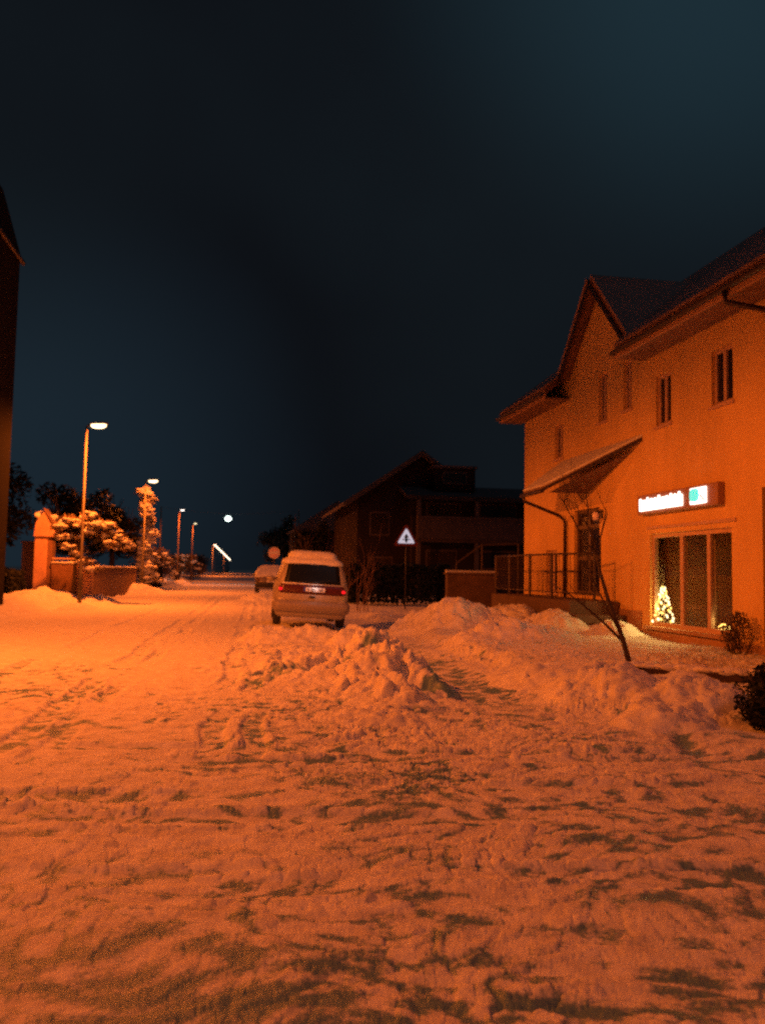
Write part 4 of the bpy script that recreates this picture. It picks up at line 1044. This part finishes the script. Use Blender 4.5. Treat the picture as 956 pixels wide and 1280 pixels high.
# snow dusted bushes farther along the left
b0 = None
rg = random.Random(55)
labs = ['rusty brown snowy bush just past the dark hedge', 'snow dusted bush under the small white lamp', 'reddish snowy bush farther left of the bright streak', 'dim snowy bush nearest the bright streak of lamps', 'brown frosted bush set back behind the far mound', 'small frosted bush at the far end of the verge']
for i, (x, y, s) in enumerate([(-6.4,68,1.0),(-7.0,78,1.35),(-6.6,92,1.6),(-6.4,112,1.8),(-8.6,84,1.9),(-6.6,135,2.0)]):
    if b0 is None:
        b0 = t = thing('frosted_bush', labs[0], 'bush', (x, y, .2), 0, 'frosted bushes along the left verge')
        cs = [((rg.uniform(-.7,.7), rg.uniform(-.7,.7), rg.uniform(.4,1.7)), (.45,.45,.35)) for k in range(12)]
        leaf_cloud(1500, cs, .09, rg).build('foliage', M['leaf_brown'], t)
        m = MB()
        for k in range(8): grow(m, (rg.uniform(-.3,.3), rg.uniform(-.3,.3), -.2), (rg.uniform(-.6,.6), rg.uniform(-.6,.6), 1), 1.4, .03, 1, rg)
        m.build('stems', M['bark'], t)
        m = MB()
        for c, r in cs:
            for k in range(3): m.blob((c[0]+rg.uniform(-.4,.4), c[1]+rg.uniform(-.4,.4), c[2]+rg.uniform(-.1,.35)), (rg.uniform(.08,.2), rg.uniform(.08,.2), .07), rg, .3, 8, 5)
        m.build('snow_load', M['snow'], t, smooth=True)
    else:
        t = copy_tree(b0); t.location = (x, y, .2); t.scale = (s, s, s); t.rotation_euler = (0, 0, i*1.3); tag(t, labs[i])
# far right: dark house block and trees up the street
fh = thing('far_house', 'faint dark house block farther up the street behind the van', 'house', (7.5, 78, 0))
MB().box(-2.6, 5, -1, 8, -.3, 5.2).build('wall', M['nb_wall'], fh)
MB().prism([(-3.0,-1.4,5.2),(5.4,-1.4,5.2),(1.2,-1.4,8.0)], (0,9.8,0)).build('roof', M['nb_roof'], fh)
for xa, za in ((-1.6,3.0),(1.5,3.0),(-1.6,.8),(1.5,.8)):
    f = MB().box(xa, xa+1.2, -1.05, -1.003, za, za+1.3).build('window', M['nb_trim'], fh); MB().box(xa+.1, xa+1.1, -1.07, -1.052, za+.1, za+1.2).build('pane', M['pane'], f)
bg_tree('dark tree on the right side far up the street beyond the van', (4.8, 95, 0), 7.5, 2.6, 2500, .25, 'leaf_dark', 111, False, 'dark trees up the right side')
bg_tree('dark small tree between the far house and the dark gabled house', (5.2, 62, 0), 5.5, 1.5, 2500, .18, 'leaf_dark', 112, False, 'dark trees up the right side')

# ------------------------------------------------------------------ sky, night fill light, camera
W = bpy.data.worlds.new('World'); S.world = W; W.use_nodes = True
N = W.node_tree.nodes; L = W.node_tree.links; bgn = N['Background']; out = N['World Output']
sky = N.new('ShaderNodeTexSky'); sky.sky_type = 'NISHITA'; sky.sun_disc = False; sky.sun_elevation = R(-4); sky.sun_rotation = R(160)
L.new(sky.outputs[0], bgn.inputs['Color']); bgn.inputs['Strength'].default_value = .02
tc = N.new('ShaderNodeTexCoord')
no = N.new('ShaderNodeTexNoise'); no.inputs['Scale'].default_value = 2.1; no.inputs['Detail'].default_value = 3; no.inputs['Roughness'].default_value = .45
mp = N.new('ShaderNodeMapping'); mp.inputs['Location'].default_value = (1.3, .2, .7); L.new(tc.outputs['Generated'], mp.inputs['Vector']); L.new(mp.outputs[0], no.inputs['Vector'])
rp_ = N.new('ShaderNodeValToRGB'); e = rp_.color_ramp.elements; e[0].position = .34; e[0].color = (.0036,.0046,.0066,1); e[1].position = .68; e[1].color = (.0055,.0085,.0115,1)
L.new(no.outputs['Fac'], rp_.inputs['Fac'])
def patch(d, r0, r1, col, prev):
    """a soft flare-like glow painted into the sky around direction d"""
    d = Vector(d).normalized()
    nv = N.new('ShaderNodeVectorMath'); nv.operation = 'NORMALIZE'; L.new(tc.outputs['Generated'], nv.inputs[0])
    dt = N.new('ShaderNodeVectorMath'); dt.operation = 'DOT_PRODUCT'; L.new(nv.outputs[0], dt.inputs[0]); dt.inputs[1].default_value = d
    ac = N.new('ShaderNodeMath'); ac.operation = 'ARCCOSINE'; L.new(dt.outputs['Value'], ac.inputs[0])
    ma = N.new('ShaderNodeMath'); ma.operation = 'MULTIPLY_ADD'; L.new(no.outputs['Fac'], ma.inputs[0]); ma.inputs[1].default_value = .22; L.new(ac.outputs[0], ma.inputs[2])
    mr = N.new('ShaderNodeMapRange'); mr.interpolation_type = 'SMOOTHSTEP'; L.new(ma.outputs[0], mr.inputs['Value'])
    mr.inputs['From Min'].default_value = r0; mr.inputs['From Max'].default_value = r1; mr.inputs['To Min'].default_value = 1; mr.inputs['To Max'].default_value = 0
    mx = N.new('ShaderNodeMix'); mx.data_type = 'RGBA'; mx.blend_type = 'ADD'; L.new(mr.outputs[0], mx.inputs['Factor']); L.new(prev, mx.inputs[6]); mx.inputs[7].default_value = (*col, 1)
    return mx.outputs[2]
c_ = patch((-.2426,.9624,.1012), .18, .46, (.0045,.0105,.0165), rp_.outputs[0])  # lens-flare glow painted into the sky, low left and high right
c_ = patch((.5076,.7912,.7207), .18, .50, (.006,.018,.025), c_)
b2 = N.new('ShaderNodeBackground'); L.new(c_, b2.inputs['Color']); b2.inputs['Strength'].default_value = 1.
ad = N.new('ShaderNodeAddShader'); L.new(bgn.outputs[0], ad.inputs[0]); L.new(b2.outputs[0], ad.inputs[1]); L.new(ad.outputs[0], out.inputs['Surface'])

sd = bpy.data.lights.new('night_fill', 'SUN'); sd.energy = .05; sd.angle = R(12); sd.color = (.65,.8,1)  # weak bluish fill light added over the whole scene
so_ = bpy.data.objects.new('night_fill', sd); COL.objects.link(so_); so_.rotation_euler = (R(40), 0, R(20))

yaw, pitch, roll = R(9.5295), R(4.0908), R(1.0)
f = Vector((math.sin(yaw)*math.cos(pitch), math.cos(yaw)*math.cos(pitch), math.sin(pitch)))
r0 = Vector((math.cos(yaw), -math.sin(yaw), 0)); u0 = r0.cross(f)
rt = r0*math.cos(roll)+u0*math.sin(roll); up = u0*math.cos(roll)-r0*math.sin(roll)
rt, up = rt, up
cd = bpy.data.cameras.new('camera'); co = bpy.data.objects.new('camera', cd); COL.objects.link(co)
mw = Matrix(((rt.x, up.x, -f.x, CAM[0]), (rt.y, up.y, -f.y, CAM[1]), (rt.z, up.z, -f.z, CAM[2]), (0,0,0,1)))
co.matrix_world = mw
cd.sensor_fit = 'VERTICAL'; cd.sensor_height = 36; cd.lens = 1050/1280*36; cd.clip_start = .05; cd.clip_end = 5000
cd.dof.use_dof = True; cd.dof.focus_distance = 6.0; cd.dof.aperture_fstop = cd.lens/1000/.015
S.camera = co

S.view_settings.view_transform = 'Standard'; S.view_settings.look = 'None'; S.view_settings.exposure = .08; S.view_settings.gamma = 1
S.view_settings.use_curve_mapping = False
S.render.engine = 'CYCLES'
S.cycles.max_bounces = 6; S.cycles.diffuse_bounces = 3; S.cycles.transparent_max_bounces = 8
S.cycles.sample_clamp_indirect = 1.; S.cycles.sample_clamp_direct = 4.
S.cycles.filter_width = 2.1
S.cycles.use_denoising = False
